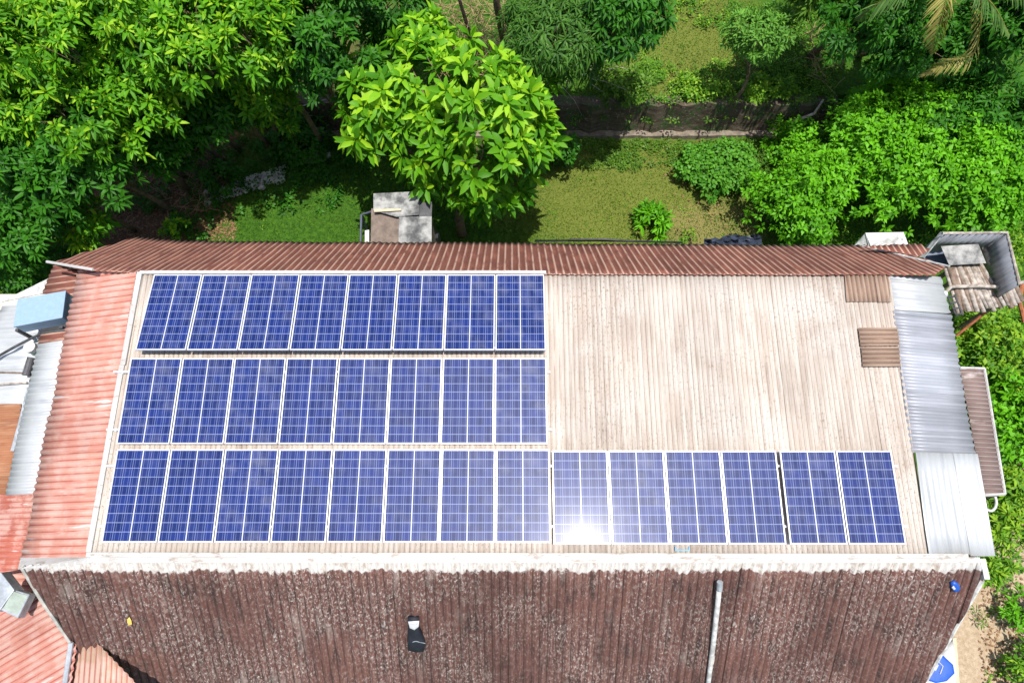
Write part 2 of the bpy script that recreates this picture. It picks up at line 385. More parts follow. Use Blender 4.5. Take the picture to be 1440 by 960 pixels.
# flashings
def strip(pl, a, bb, w, th, mat, name, off=.03, seg=1, label=None, jit=0):
    bm = MB(); A, B = pl.hit(*a, off=off), pl.hit(*bb, off=off); d = (B - A).normalized(); s = d.cross(pl.n).normalized() * w / 2
    for i in range(seg):
        p, q = A.lerp(B, i / seg), A.lerp(B, (i + 1) / seg + (.004 if i < seg - 1 else 0))
        j1 = Vector((0, 0, random.uniform(-jit, jit) + (i % 2) * .004)); j2 = Vector((0, 0, random.uniform(-jit, jit) + (i % 2) * .004))
        bm.slab([p - s + j1, q - s + j2, q + s + j2, p + s + j1], th)
    ob = bm.build(name, mat, house, bevel=.006)
    if label: ob['label'] = label
    return ob
strip(TOP, (196, 382), (172, 513), .10, .05, M['paint'], 'verge_trim', .05)
strip(TOP, (171, 513), (124, 776), .10, .05, M['paint'], 'verge_trim', .045)
strip(TOP, (196, 382.5), (768, 382.5), .07, .05, M['paint'], 'ridge_trim', .06, 6, jit=.008)
strip(TOP, (121, 779.5), (1362, 781.5), .085, .05, M['paint'], 'ridge_trim', .055, 7, jit=.008)
b = MB(); b.slab([TOP.hit(*k, off=.022) for k in ((124, 783), (1378, 783), (1379, 791), (122, 791))], .05)
b.slab([WEST.hit(29, 784, .03), WEST.hit(126, 783, .03), SOUTH.hit(126, 792, .03), SOUTH.hit(25, 800, .03)], .06); b.build('ridge_cap', M['paint'], house)
# thin pale hip strips on rear slope
strip(NORTH, (1213, 345), (1335, 374), .06, .03, M['galv'], 'hip_trim', .03, 4, jit=.01)
# east awning
aw = [ELOW.hit(*p) for p in ((1349, 517), (1384, 518), (1413, 694), (1384, 696))]
corr('awning', aw, (1, 0, -.23), .09, .012, M['awning'], house, .6, 3, .01, .006, 'brown striped side awning with white rim', seed=14)
b = MB()
for a, c in ((aw[0], aw[1]), (aw[1], aw[2]), (aw[2], aw[3])): b.tube([a, c], .03, 6)
b.build('awning_frame', M['paint'], house)
b = MB()
for p in (aw[1], aw[2]): b.tube([p - Vector((.1, 0, .03)), Vector((p.x - .12, p.y, 0))], .04, 6)
b.build('awning_post', M['wood2'], house)
# verge battens on the south slope hips
b = MB(); b.tube([SOUTH.hit(30, 797, .01), SOUTH.hit(60, 846, -.01), SOUTH.hit(100, 905, .0), SOUTH.hit(152, 968, .0)], [.03, .035, .03, .04], 6); b.build('verge', M['stone'], house)
b = MB(); b.tube([SOUTH.hit(1381, 815, -.02), SOUTH.hit(1352, 868, -.02), SOUTH.hit(1298, 964, -.02)], [.045, .035, .035], 6); b.build('verge', M['galv'], house)
b = MB(); b.box(SOUTH.hit(1379, 800, -.12), (.1, .35, .25)); b.build('wall_cap', M['galv'], house)
# lap of white flat sheets at NW: pale pole and blue-grey sheet
b = MB(); b.tube([NORTH.hit(66, 368, .12), NORTH.hit(112, 376, .10), NORTH.hit(131, 379, .08)], .03, 6); b.build('corner_trim', M['paint'], house)
b = MB(); b.slab([NORTH.hit(*p, off=-.06) for p in ((86, 368), (105, 366), (130, 355), (112, 357))], .02); b.build('corner_sheet', M['steel'], house)
corr('low_roof', [WLOW.hit(*p) for p in ((76, 373), (113, 380), (106, 416), (60, 413))], (-1, 0, -.28), .115, .013, M['north'], house, .8, 3, .01, .006, 'brown corrugated corner roof', seed=15)

# ------------------------------------------------------------------ lean-to on the west side
lean = empty('lean_to', (-9.5, 3.0, 0), 'lean-to on the left with patched white, rusty and red corrugated roof sheets', 'lean-to')
b = MB(); b.add(*prism([(-.6, 0), (-.6, 3.9), (6.6, 3.9), (6.6, 0)], -13, -8.1)); b.build('wall', M['plaster'], lean)
corr('roof_sheet', [WLOW.hit(*p) for p in ((57, 471), (97, 464), (95, 480), (52, 486))], (-1, 0, -.28), .11, .013, M['north'], lean, .8, 3, .01, .006, 'brown sheet under the box', seed=16)
corr('roof_sheet', [WLOW.hit(*p, off=.02) for p in ((54, 484), (96, 477), (50, 694), (8, 697))], (-1, 0, -.28), .12, .013, M['white'], lean, .8, 3, .03, .01, 'white corrugated strip', seed=17)
corr('roof_sheet', [WLOW.hit(*p) for p in ((-40, 697), (50, 692), (30, 800), (-40, 812))], (-1, 0, -.28), .105, .015, M['coral2'], lean, .8, 3, .02, .01, 'red corrugated sheets', seed=18)
corr('roof_sheet', [WLOW2.hit(*p) for p in ((6, 429), (60, 424), (58, 470), (34, 572), (-60, 572), (-60, 520))], (-1, 0, -.21), .20, .018, M['white'], lean, .8, 3, .02, .012, 'wide ribbed white sheets', seed=19)
corr('roof_sheet', [WLOW2.hit(*p, off=.03) for p in ((-60, 569), (30, 567), (27, 600), (8, 700), (-60, 712))], (-1, 0, -.21), .10, .013, M['rust'], lean, .8, 3, .01, .008, 'rusty orange sheets', seed=20)
b = MB(); b.slab([WLOW2.hit(*p, off=.0) for p in ((0, 425), (62, 412), (75, 388), (40, 405))], .02); b.build('roof_sheet', M['galv'], lean)
b = MB(); b.tube([WLOW2.hit(41, 545, .1), WLOW2.hit(30, 590, .09), WLOW2.hit(18, 634, .08)], .045, 8); b.build('gutter', M['steel'], lean)
# coral hip roof lower left
cs = R(28); ph = R(15); rb = Vector((-math.cos(ph) * math.cos(cs), -math.cos(ph) * math.sin(cs), -math.sin(ph)))
LOWC = Plane(atz(95, 905, 4.55), rb, Vector((-math.sin(cs), math.cos(cs), 0)))
annex = empty('annex', (-8.8, -1.2, 0), 'low annex at the lower left corner under a coral corrugated roof', 'annex')
corr('roof', [LOWC.hit(*p) for p in ((52, 838), (108, 908), (92, 1010), (-120, 1010), (-60, 850))], rb, .13, .02, M['coral'], annex, .8, 3, .02, .01, seed=21)
corr('roof', [LOWC.hit(*p, off=-.12) for p in ((96, 900), (125, 890), (215, 985), (215, 1010), (88, 1010))], (0.05, -1, -.1), .12, .016, M['pale'], annex, .8, 3, .02, .01, 'pale rusty sheet beside the coral roof', seed=22)
b = MB(); b.tube([LOWC.hit(100, 903, .06), LOWC.hit(91, 962, .05), LOWC.hit(88, 1000, .05)], .05, 8); b.build('gutter', M['steel'], annex)
b = MB(); b.box((-9.6, -2.3, 1.9), (3.8, 2.4, 3.8)); b.build('wall', M['plaster'], annex)
corr('roof', [WLOW2.hit(*p, off=-.62) for p in ((-60, 800), (30, 800), (50, 840), (14, 870), (6, 1010), (-60, 1010))], (-1, 0, -.21), .13, .016, M['coral'], annex, .8, 3, .02, .01, 'coral sheets under the grey box', seed=23)

# ------------------------------------------------------------------ solar panels
PW, PL = 1.0, 1.65
def make_panel():
    root = bpy.data.objects.new('solar_panel', None); COL.objects.link(root); root.empty_display_size = .2
    fw = .022; b = MB()
    for c, s in (((PW / 2, fw / 2, 0), (PW - .012, fw, .04)), ((PW / 2, PL - fw / 2, 0), (PW - .012, fw, .04)),
                 ((.006 + fw / 2, PL / 2, 0), (fw, PL - 2 * fw, .04)), ((PW - .006 - fw / 2, PL / 2, 0), (fw, PL - 2 * fw, .04))): b.box(c, s)
    me = mesh_np('frame', b.v, b.f); fr = bpy.data.objects.new('frame', me); me.materials.append(M['alu']); COL.objects.link(fr); fr.parent = root
    x0, x1, y0, y1 = fw + .004, PW - fw - .004, fw - .002, PL - fw + .002
    vs = [(x0, y0, .012), (x1, y0, .012), (x1, y1, .012), (x0, y1, .012), (x0, y0, -.014), (x1, y0, -.014), (x1, y1, -.014), (x0, y1, -.014)]
    me = mesh_np('cell_glass', vs, [(0, 1, 2, 3), (7, 6, 5, 4), (0, 4, 5, 1), (1, 5, 6, 2), (2, 6, 7, 3), (3, 7, 4, 0)], uv=[(0, 0), (1, 0), (1, 1), (0, 1)] * 2)
    g = bpy.data.objects.new('cell_glass', me); me.materials.append(M['cells']); COL.objects.link(g); g.parent = root
    return root
def copy_tree(o):
    c = o.copy(); COL.objects.link(c)
    for ch in list(o.children):
        d = copy_tree(ch); d.parent = c
    return c
proto = make_panel(); used = [False]
ORD = ['first', 'second', 'third', 'fourth', 'fifth', 'sixth', 'seventh', 'eighth']
def place_panel(o3, ax, ay, label, sx):
    o = proto if not used[0] else copy_tree(proto); used[0] = True
    ax = ax.normalized(); ay = ay.normalized(); az = ax.cross(ay)
    m = Matrix((ax, ay, az)).transposed().to_4x4(); m.translation = o3
    o.matrix_world = m @ Matrix.Diagonal((sx, 1, 1, 1))
    tag(o, label, 'solar panel', 'solar panels on the roof')
EX = Vector((1, 0, 0)); NY = Vector((0, 1, .052)).normalized()
def row(plane_off, yN, yS, xl_bot, xr_bot, n, names, tilt=0, gap_after=None, mirror=False):
    """row between image lines yN (north edge) and yS (south edge)"""
    if tilt:
        base = TOP.hit(720, yN, off=plane_off); a = math.atan(.052) - tilt
        ay = Vector((0, math.cos(a), math.sin(a))); pl = Plane(base, EX, ay)
    else: ay = NY; pl = Plane(TOP.p + TOP.n * plane_off, EX, NY)
    A, B = pl.hit(xl_bot, yS), pl.hit(xr_bot, yS)
    N = pl.hit(720, yN); leng = (N - pl.hit(720, yS)).length
    g = .05 if gap_after else 0
    pitch = (B.x - A.x - g) / n
    print('row', n, 'pitch %.3f len %.3f' % (pitch, leng))
    for i in range(n):
        p = A + EX * (pitch * i + (g if gap_after and i >= gap_after else 0))
        dz = pl.n * random.uniform(-.004, .004)
        ay2 = (ay + Vector((random.uniform(-.002, .002), 0, random.uniform(-.003, .003)))).normalized()
        o3 = p + ay * (leng - PL) * .5 + dz
        place_panel(o3, EX, ay2, names(i), pitch / PW * .992)
    return pl, A, B, leng
def nm(rowname, suffix=''):
    return lambda i: 'blue solar panel, %s from the left in the %s%s' % (ORD[i], rowname, suffix)
r1 = row(.07, 387, 492, 190.5, 768.5, 8, nm('tilted top row'), tilt=R(7.5))
r2 = row(.10, 502, 626, 163.5, 771, 8, nm('middle row'))
r3 = row(.10, 632, 762, 143, 775.5, 8, nm('bottom row'))
RN = ['solar panel washed by the sun glare, just right of the bottom row of eight', 'blue solar panel right beside the panel with the sun glare, bottom row',
      'blue solar panel, fourth from the right end of the bottom row', 'blue solar panel just left of the narrow gap, bottom row',
      'blue solar panel just right of the narrow gap, last but one in the bottom row', 'blue solar panel at the right end of the bottom row']
r4 = row(.14, 634.5, 764, 778, 1274.5, 6, lambda i: RN[i], gap_after=4)
# rails
def rail(y, x0, x1, off, label):
    b = MB(); A, B = TOP.hit(x0, y, off=off), TOP.hit(x1, y, off=off); b.box((A + B) / 2, ((B - A).length, .04, .04)); 
    for k in range(int((B - A).length / 1.2) + 1):
        q = A.lerp(B, min(.98, .02 + k * 1.2 / (B - A).length)); b.box(q - Vector((0, 0, .04)), (.04, .06, .07))
    o = b.build('mounting_rail', M['alu']); tag(o, label, 'rail', 'panel mounting rails')
rail(523, 160, 773.5, .055, 'aluminium rail under the upper part of the middle panel row')
rail(604, 150, 776, .055, 'aluminium rail under the lower part of the middle panel row')
rail(655, 145, 1262, .055, 'aluminium rail under the upper part of the bottom panel row')
rail(740, 138, 1276, .055, 'aluminium rail under the lower part of the bottom panel row')
b = MB()
pl1 = r1[0]
for i in range(9):
    p = r1[1] + EX * ((r1[2].x - r1[1].x) * min(.995, max(.005, i / 8))) + Vector((0, .06, -.04)); b.tube([p, Vector((p.x, p.y, TOP.z(p.x, p.y) + .0))], .018, 6)
q0 = r1[1] + Vector((0, .06, -.045)); q1 = r1[2] + Vector((0, .06, -.045)); b.tube([q0, q1], .02, 6)
tag(b.build('support_frame', M['steel']), 'thin metal legs propping up the lower edge of the tilted top panel row', 'support frame')

# ------------------------------------------------------------------ things on roofs
def quadbox(top, h, name, mat, parent, bevel=.01):
    b = MB(); t4 = [Vector(p) for p in top]; lo = [p - Vector((0, 0, h)) for p in t4]
    n = (t4[1] - t4[0]).cross(t4[2] - t4[0])
    if n.z < 0: t4 = t4[::-1]; lo = lo[::-1]
    b.add(t4 + lo, [(0, 1, 2, 3), (7, 6, 5, 4), (0, 4, 5, 1), (1, 5, 6, 2), (2, 6, 7, 3), (3, 7, 4, 0)])
    return b.build(name, mat, parent, bevel)
zb = 5.75
bx = empty('metal_box', atz(60, 440, 5.4), 'blue-grey wrapped rectangular box lying on the left lean-to roof', 'box')
quadbox([atz(25, 421, zb), atz(92, 409, zb), atz(87, 446, zb), atz(19, 459, zb)], .34, 'box_body', M['bluebox'], bx, .012)
quadbox([atz(24.5, 420.5, zb + .012), atz(92.5, 408.5, zb + .012), atz(87.5, 446.5, zb + .012), atz(18.5, 459.5, zb + .012)], .035, 'lid', M['bluebox'], bx, .006)
for (px, py) in ((28, 466), (90, 462)):
    b = MB(); p = atz(px, py, zb - .34); b.box(p - Vector((0, 0, .15)), (.06, .06, .5)); b.build('leg', M['darkgrey'], bx)
b = MB(); pts = [WLOW2.hit(-10, 505, .12), WLOW2.hit(20, 488, .14), WLOW2.hit(45, 475, .2), WLOW2.hit(62, 468, .25), WLOW2.hit(92, 464, .35)]; b.tube(pts, .028, 8)
tag(b.build('black_pipe', M['darkgrey'], smooth=True), 'black pipe running out from beneath the blue-grey box to the left edge', 'pipe')
# bucket
bk = empty('bucket', WLOW2.hit(46, 490, .0), 'white and green plastic bucket standing under the blue-grey box', 'bucket')
c = WLOW2.hit(46, 490, .12)
b = MB(); b.tube([c - Vector((0, 0, .14)), c + Vector((0, 0, .0))], [.10, .125], 16); b.build('lower_shell', M['green'], bk)
b = MB(); b.tube([c + Vector((0, 0, .002)), c + Vector((0, 0, .12)), c + Vector((0, 0, .15))], [.123, .125, .07], 16); b.build('lid', M['white_plastic'], bk)
gp = empty('metal_canister', WLOW2.hit(40, 515, .05), 'dark grey metal cylinder lying between the two white roof sheets', 'canister')
b = MB(); b.tube([WLOW2.hit(44, 503, .14), WLOW2.hit(37, 528, .13)], .085, 14); b.build('shell', M['darkgrey'], gp, smooth=False)
b = MB(); b.tube([WLOW2.hit(38.5, 502, .2), WLOW2.hit(33, 526, .19)], .022, 8); b.build('pipe', M['galv'], gp)
b = MB(); b.tube([WLOW2.hit(-10, 523, .05), WLOW2.hit(35, 524, .05)], .02, 6); tag(b.build('pole', M['wood2']), 'thin dark pole lying across the white lean-to sheets, upper one', 'pole')
b = MB(); b.tube([WLOW2.hit(-10, 541, .05), WLOW2.hit(15, 539, .05), WLOW2.hit(38, 538, .05)], .026, 6); tag(b.build('pole', M['wood']), 'weathered wooden pole lying across the white lean-to sheets, lower one', 'pole')
# grey skylight box at lower left
sb = empty('skylight_box', LOWC.hit(20, 850), 'grey metal box with a cloudy pane on the coral roof at the lower left', 'skylight')
zc = 5.1
quadbox([atz(-24, 838, zc), atz(0, 803, zc), atz(20, 829, zc + .0), atz(-2, 860, zc)], .30, 'cover', M['steel'], sb, .012)
quadbox([atz(17, 828, zc - .02), atz(42, 835, zc - .22), atz(25, 869, zc - .22), atz(0, 857, zc - .02)], .2, 'frame', M['steel'], sb, .012)
quadbox([atz(18.5, 831, zc - .015), atz(38.5, 837, zc - .2), atz(24.5, 864, zc - .2), atz(4, 855, zc - .015)], .03, 'pane', M['pane'], sb, .0)
b = MB(); b.box(LOWC.hit(42, 842, .03), (.07, .36, .03), Matrix.Rotation(R(-35), 3, 'Z')); tag(b.build('painted_board', M['paint']), 'small white slat beside the grey skylight box', 'slat')
# bag on the south slope
bg = empty('shoulder_bag', SOUTH.hit(584, 892), 'black bag with a white patch lying on the dark brown slope', 'bag')
def blob(outline, pl, th, name, mat, parent, off=0):
    """soft padded shape with the given outline, lying on plane pl"""
    pts = [pl.hit(*p, off=off) for p in outline]; c = sum(pts, Vector()) / len(pts); b = MB(); k = len(pts)
    rings = [(1, 0), (1.0, .45), (.85, .85), (.5, 1.0)]
    vs = []
    for s, h in rings: vs += [c + (p - c) * s + pl.n * th * h for p in pts]
    vs.append(c + pl.n * th * 1.02)
    fs = [(r * k + i, r * k + (i + 1) % k, (r + 1) * k + (i + 1) % k, (r + 1) * k + i) for r in range(3) for i in range(k)]
    fs += [(3 * k + i, 3 * k + (i + 1) % k, 4 * k) for i in range(k)] + [tuple(range(k))[::-1]]
    b.add(vs, fs); return b.build(name, mat, parent, smooth=True)
blob([(573.5, 865), (589, 865), (590, 880), (597, 894), (599, 903), (596, 913), (585, 914), (574, 911), (573, 895), (574, 880)], SOUTH, .11, 'bag_body', M['black'], bg, .015)
blob([(574, 873), (589.5, 872), (589, 880), (583, 885), (576, 882)], SOUTH, .02, 'patch', M['white_plastic'], bg, .12)
b = MB(); b.tube([SOUTH.hit(574, 903, .1), SOUTH.hit(585, 901, .135), SOUTH.hit(598, 904, .1)], .008, 6); b.build('seam', M['steel'], bg); b = MB(); b.tube([SOUTH.hit(576, 876, .145), SOUTH.hit(585, 877.5, .146), SOUTH.hit(587, 876, .145)], .007, 6); b.build('piping', M['steel'], bg)
# pipe on slope
b = MB(); b.tube([SOUTH.hit(1012, 822, .12), SOUTH.hit(1009, 850, .10), SOUTH.hit(1003, 905, .09), SOUTH.hit(994, 975, .09), SOUTH.hit(988, 1040, .09)], [.045, .05, .05, .045, .045], 10)
dp = tag(b.build('drain_pipe', M['galv'], smooth=True), 'pale grey pipe lying down the dark brown slope, right of the middle', 'pipe')
b = MB(); b.tube([SOUTH.hit(1012.4, 818, .12), SOUTH.hit(1011.6, 829, .115)], .056, 10); b.build('coupling', M['steel'], dp)
b = MB(); b.tube([SOUTH.hit(1001.5, 922, .09), SOUTH.hit(1000, 931, .09)], .054, 10); b.build('coupling', M['stone'], dp)
# blue cap
cp = empty('blue_bowl', SOUTH.hit(1342, 823), 'small blue plastic bowl near the right end of the dark slope', 'bowl')
blob([(1336, 817), (1341, 815), (1346, 818), (1349, 824), (1346, 829), (1340, 830), (1336, 825)], SOUTH, .07, 'shell', M['blue'], cp, .02)
blob([(1338, 825), (1341, 823), (1344, 827), (1341, 829)], SOUTH, .015, 'rim_mark', M['white_plastic'], cp, .08)
o = blob([(179, 870), (182, 867), (185, 872), (186, 877), (181, 879), (179, 874)], SOUTH, .012, 'dry_leaf', M['yellow'], None, .03); tag(o, 'single yellow leaf on the left part of the dark slope', 'leaf')
b = MB()
for a, c in (((950, 768), (950, 774)), ((950, 773), (969, 773)), ((969, 768), (969, 774))): b.tube([TOP.hit(*a, off=.03), TOP.hit(*c, off=.03)], .012, 6)
tag(b.build('blue_bracket', mat_plain('pale_blue_metal', (.2, .45, .7))), 'small pale blue bracket below the bottom panel row', 'bracket')
for (px, py), lb in (((1163, 549), 'small rusty clip on the tan roof right of the panels'),): pass
b = MB(); pts = [atz(1393 + 8 * math.cos(a), 706 + 12 * math.sin(a), 4.2) for a in np.linspace(-math.pi / 2, math.pi / 2 + .6, 12)]; pts.append(Vector((pts[-1].x - .12, pts[-1].y + .02, 4.1))); pts.append(Vector((pts[-1].x - .05, pts[-1].y, 0))); b.tube(pts, .03, 8)
tag(b.build('pipe_bend', M['white_plastic'], smooth=True), 'white curved pipe end below the side awning', 'pipe')
# ------------------------------------------------------------------ ground
WALLY = 14.35; TZ = 1.15
def mat_ground():
    t = NT('ground'); o = t.coord('Object')
    n1 = t.noise(o, .9, 6, .6); n2 = t.noise(o, 9, 5, .7); n3 = t.noise(o, 45, 3, .7)
    sx = t.n('ShaderNodeSeparateXYZ'); t.l(o, sx.inputs[0]); X, Y = sx.outputs[0], sx.outputs[1]
    def blobm(cx, cy, rx, ry, soft=.35):
        a = t.math('DIVIDE', t.math('SUBTRACT', X, cx), rx); b = t.math('DIVIDE', t.math('SUBTRACT', Y, cy), ry)
        d = t.math('SQRT', t.math('ADD', t.math('MULTIPLY', a, a), t.math('MULTIPLY', b, b)))
        d = t.math('ADD', d, t.math('MULTIPLY', t.math('SUBTRACT', n1, .5), 1.1))
        return t.math('SUBTRACT', 1, t.ramp(d, 1 - soft, 1 + soft))
    c = t.mix(t.ramp(n2, .3, .7), (.025, .075, .008), (.065, .155, .014))
    dry = t.mix(t.ramp(n3, .35, .65), (.10, .13, .022), (.20, .20, .045))
    p = atz(880, 280, 0); c = t.mix(t.math('MULTIPLY', blobm(p.x, p.y, 3.6, 2.2, .5), .85), c, dry)
    p = atz(960, 60, TZ); c = t.mix(t.math('MULTIPLY', blobm(p.x, p.y, 2.4, 3.2, .4), .8), c, dry)
    dirt = t.mix(t.ramp(n3, .3, .7), (.08, .045, .028), (.18, .105, .065))
    p = atz(195, 295, 0); c = t.mix(blobm(p.x, p.y, 2.3, 2.0), c, dirt)
    p = atz(260, 90, 0); c = t.mix(t.math('MULTIPLY', blobm(p.x, p.y, 7, 3.4), .8), c, dirt)
    p = atz(1010, 320, 0); c = t.mix(t.math('MULTIPLY', blobm(p.x, p.y, 1.6, .9), .5), c, (.28, .2, .09))
    sand = t.mix(t.ramp(n2, .3, .7), (.34, .25, .16), (.48, .38, .27))
    sand = t.mix(t.ramp(n3, .55, .75), sand, (.22, .16, .09))
    p = atz(1395, 920, 0); c = t.mix(blobm(p.x - .3, p.y + .4, 2.3, 3.6, .2), c, sand)
    p = atz(1435, 720, 0); c = t.mix(t.math('MULTIPLY', blobm(p.x, p.y, 1.2, 1.4), .8), c, sand)
    return t.done(t.pbsdf(c, .95, 0, t.bump(n2, .7, .08), Specular_IOR_Level=.1))
M['ground'] = mat_ground()
def gz(x, y):
    return .05 * math.sin(x * .7 + 1) * math.cos(y * .9) + .03 * math.sin(x * 2.1 + y * 1.7) - .04
xs = np.concatenate([[-150, -60], np.arange(-24, 24.01, .4), [60, 150]])
def sheet(name, ys, zoff, lab):
    V = [(x, y, zoff + gz(x, y)) for y in ys for x in xs]; nx = len(xs)
    Fc = np.array([(j * nx + i, j * nx + i + 1, (j + 1) * nx + i + 1, (j + 1) * nx + i) for j in range(len(ys) - 1) for i in range(nx - 1)])
    me = mesh_np(name, np.array(V), Fc, True); o = link(name, me, M['ground']); tag(o, lab, None, None, 'structure'); return o
sheet('ground', list(np.concatenate([[-150, -50], np.arange(-10, WALLY, .4), [WALLY + .3]])), 0, None)
sheet('terrace_ground', list(np.concatenate([[WALLY + .25], np.arange(14.8, 34, .4), [60, 150]])), TZ, None)
# retaining wall
xa, xb = atz(370, 160, .6).x, atz(1168, 160, .6).x
def rwall():
    b = MB(); n = 90; V = []
    for i in range(n + 1):
        x = xa + (xb - xa) * i / n; w = .05 * math.sin(i * 1.3) + random.uniform(-.04, .04); h = TZ + .02 + random.uniform(-.03, .03)
        V += [(x, WALLY - .28 + w, -.2), (x, WALLY - .16 + w + random.uniform(-.03, .03), .35), (x, WALLY - .12 + w, .62 + random.uniform(-.04, .04)), (x, WALLY - .05 + w + random.uniform(-.02, .02), h), (x, WALLY + .3, h)]
    fs = [(i * 5 + k, (i + 1) * 5 + k, (i + 1) * 5 + k + 1, i * 5 + k + 1) for i in range(n) for k in range(4)]
    b.add(V, fs); w = b.build('retaining_wall', M['oldwall']); tag(w, 'low dark mossy retaining wall across the back of the lawn', 'retaining wall')
    b = MB(); V = []
    for i in range(n + 1):
        x = xa + (xb - xa) * i / n; j = random.uniform(-.015, .015)
        V += [(x, WALLY - .42 + j, -.1), (x, WALLY - .40 + j, .06 + random.uniform(-.02, .03)), (x, WALLY - .2, .09)]
    b.add(V, [(i * 3 + k, (i + 1) * 3 + k, (i + 1) * 3 + k + 1, i * 3 + k + 1) for i in range(n) for k in range(2)])
    b.build('footing', mat_plain('dull_stone', (.2, .165, .125), .9, 0, .4, 4), w)
rwall()
for (xA, xB, nme, lb) in ((-150, xa, 'earth_bank', None), (xb, 150, 'earth_bank', None)):
    b = MB(); b.add([(xA, WALLY - .1, -.3), (xB, WALLY - .1, -.3), (xB, WALLY + .3, TZ + .05), (xA, WALLY + .3, TZ + .05)], [(0, 1, 2, 3)]); tag(b.build('earth_bank', M['ground']), None, None, None, 'structure')

# ------------------------------------------------------------------ foliage machinery
T8 = dict(t=np.array([0, .33, .33, .33, .72, .72, .72, 1.0]), s=np.array([0, -.92, 0, .92, -.72, 0, .72, 0]) * .5, f=np.array([0, .14, 0, .14, .12, 0, .12, 0]),
          faces=np.array([(0, 1, 2, 2), (0, 2, 3, 3), (1, 4, 5, 2), (2, 5, 6, 3), (4, 7, 5, 5), (5, 7, 6, 6)]))
T4 = dict(t=np.array([0, .45, .45, 1.0]), s=np.array([0, -1, 1, 0]) * .5, f=np.array([0, .1, .1, 0]), faces=np.array([(0, 1, 3, 2)]))
def unit(a): return a / np.maximum(np.linalg.norm(a, axis=-1, keepdims=True), 1e-9)
def leaves_mesh(name, base, dirn, up, L, W, droop, var, tpl, mat, parent):
    n = len(base); dirn = unit(dirn); side = unit(np.cross(dirn, up)); nrm = np.cross(side, dirn)
    T, S, Fo = tpl['t'], tpl['s'], tpl['f']; k = len(T)
    dn = np.array([0, 0, -1.0])
    V = (base[:, None, :] + dirn[:, None, :] * (T[None, :, None] * L[:, None, None]) + side[:, None, :] * (S[None, :, None] * W[:, None, None])
         + nrm[:, None, :] * (Fo[None, :, None] * W[:, None, None]) + dn[None, None, :] * ((T ** 2)[None, :, None] * (droop * L)[:, None, None]))
    fc = tpl['faces']; off = (np.arange(n) * k)[:, None, None]
    V = V.reshape(-1, 3); vr = np.repeat(var, k)
    if k == 4:
        faces = (fc[None] + off).reshape(-1, 4)
        me = mesh_np(name, V, faces, False, vr)
    else:
        tri = np.array([(0, 1, 2), (0, 2, 3), (1, 4, 5), (1, 5, 2), (2, 5, 6), (2, 6, 3), (4, 7, 5), (5, 7, 6)])
        faces = (tri[None] + off).reshape(-1, 3); me = mesh_np(name, V, faces, True, vr)
    return link(name, me, mat, parent)
def rosettes(name, pos, axis, k, L, W, mat, parent, th=(35, 100), droop=.25, tpl=T8, vspread=.25, base_r=.03, varb=None):
    n = len(pos); axis = unit(axis)
    ref = np.where(np.abs(axis[:, 2:3]) < .9, np.array([[0, 0, 1.0]]), np.array([[1.0, 0, 0]]))
    a = unit(np.cross(axis, ref)); b = np.cross(axis, a)
    az = (np.arange(k)[None] * 2.399963 + rng.uniform(0, 6.28, (n, 1)) + rng.normal(0, .15, (n, k)))
    tt = np.radians(th[0] + (th[1] - th[0]) * ((np.arange(k)[None] + rng.uniform(0, 1, (n, k))) / k))
    d = (axis[:, None] * np.cos(tt)[..., None] + (a[:, None] * np.cos(az)[..., None] + b[:, None] * np.sin(az)[..., None]) * np.sin(tt)[..., None])
    Ls = L * (rng.uniform(.7, 1.15, (n, k)) * (.6 + .4 * np.sin(tt))) * rng.uniform(.8, 1.15, (n, 1)); Ws = Ls * W / L * rng.uniform(.85, 1.15, (n, k))
    bs = pos[:, None] + d * base_r - axis[:, None] * (tt[..., None] * L * .12)
    up = axis[:, None] + np.array([0, 0, .6]) + rng.normal(0, .18, (n, k, 3))
    vb = varb if varb is not None else rng.uniform(.2, .8, n)
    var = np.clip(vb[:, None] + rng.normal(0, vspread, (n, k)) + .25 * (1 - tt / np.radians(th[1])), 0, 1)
    return leaves_mesh(name, bs.reshape(-1, 3), d.reshape(-1, 3), up.reshape(-1, 3), Ls.ravel(), Ws.ravel(), droop * rng.uniform(.3, 1.6, n * k), var.ravel(), tpl, mat, parent)
def crown_pts(lobes, n, zmin=-.35, squash=.85, jitter=.12):
    C = np.array([l[:3] for l in lobes]); Rr = np.array([l[3] for l in lobes]); pr = Rr ** 2 / np.sum(Rr ** 2)
    out, ax = [], []; tot = 0
    while tot < n:
        m = n * 2; i = rng.choice(len(lobes), m, p=pr); d = unit(rng.normal(0, 1, (m, 3))); d = d[d[:, 2] > zmin]; i = i[:len(d)]
        rr = rng.uniform(.72, 1.06, len(d))[:, None] ** 1
        p = C[i] + d * Rr[i][:, None] * rr * np.array([1, 1, squash]) + rng.normal(0, jitter, (len(d), 3)) * Rr[i][:, None]
        dist = np.linalg.norm((p[:, None] - C[None]) / np.array([1, 1, squash]), axis=2) / Rr[None]
        ok = (dist.min(axis=1) > .66); p = p[ok]; d = d[ok]
        out.append(p); ax.append(d); tot += len(p)
    p = np.concatenate(out)[:n]; d = np.concatenate(ax)[:n]
    return p, unit(d + np.array([0, 0, .45]))
def make_lobes(c, rx, ry, rz, n, lr):
    out = []
    for i in range(n):
        while True:
            d = rng.uniform(-1, 1, 3)
            if np.dot(d, d) < 1: break
        out.append((c[0] + d[0] * rx, c[1] + d[1] * ry, c[2] + d[2] * rz, lr * rng.uniform(.7, 1.25)))
    return out
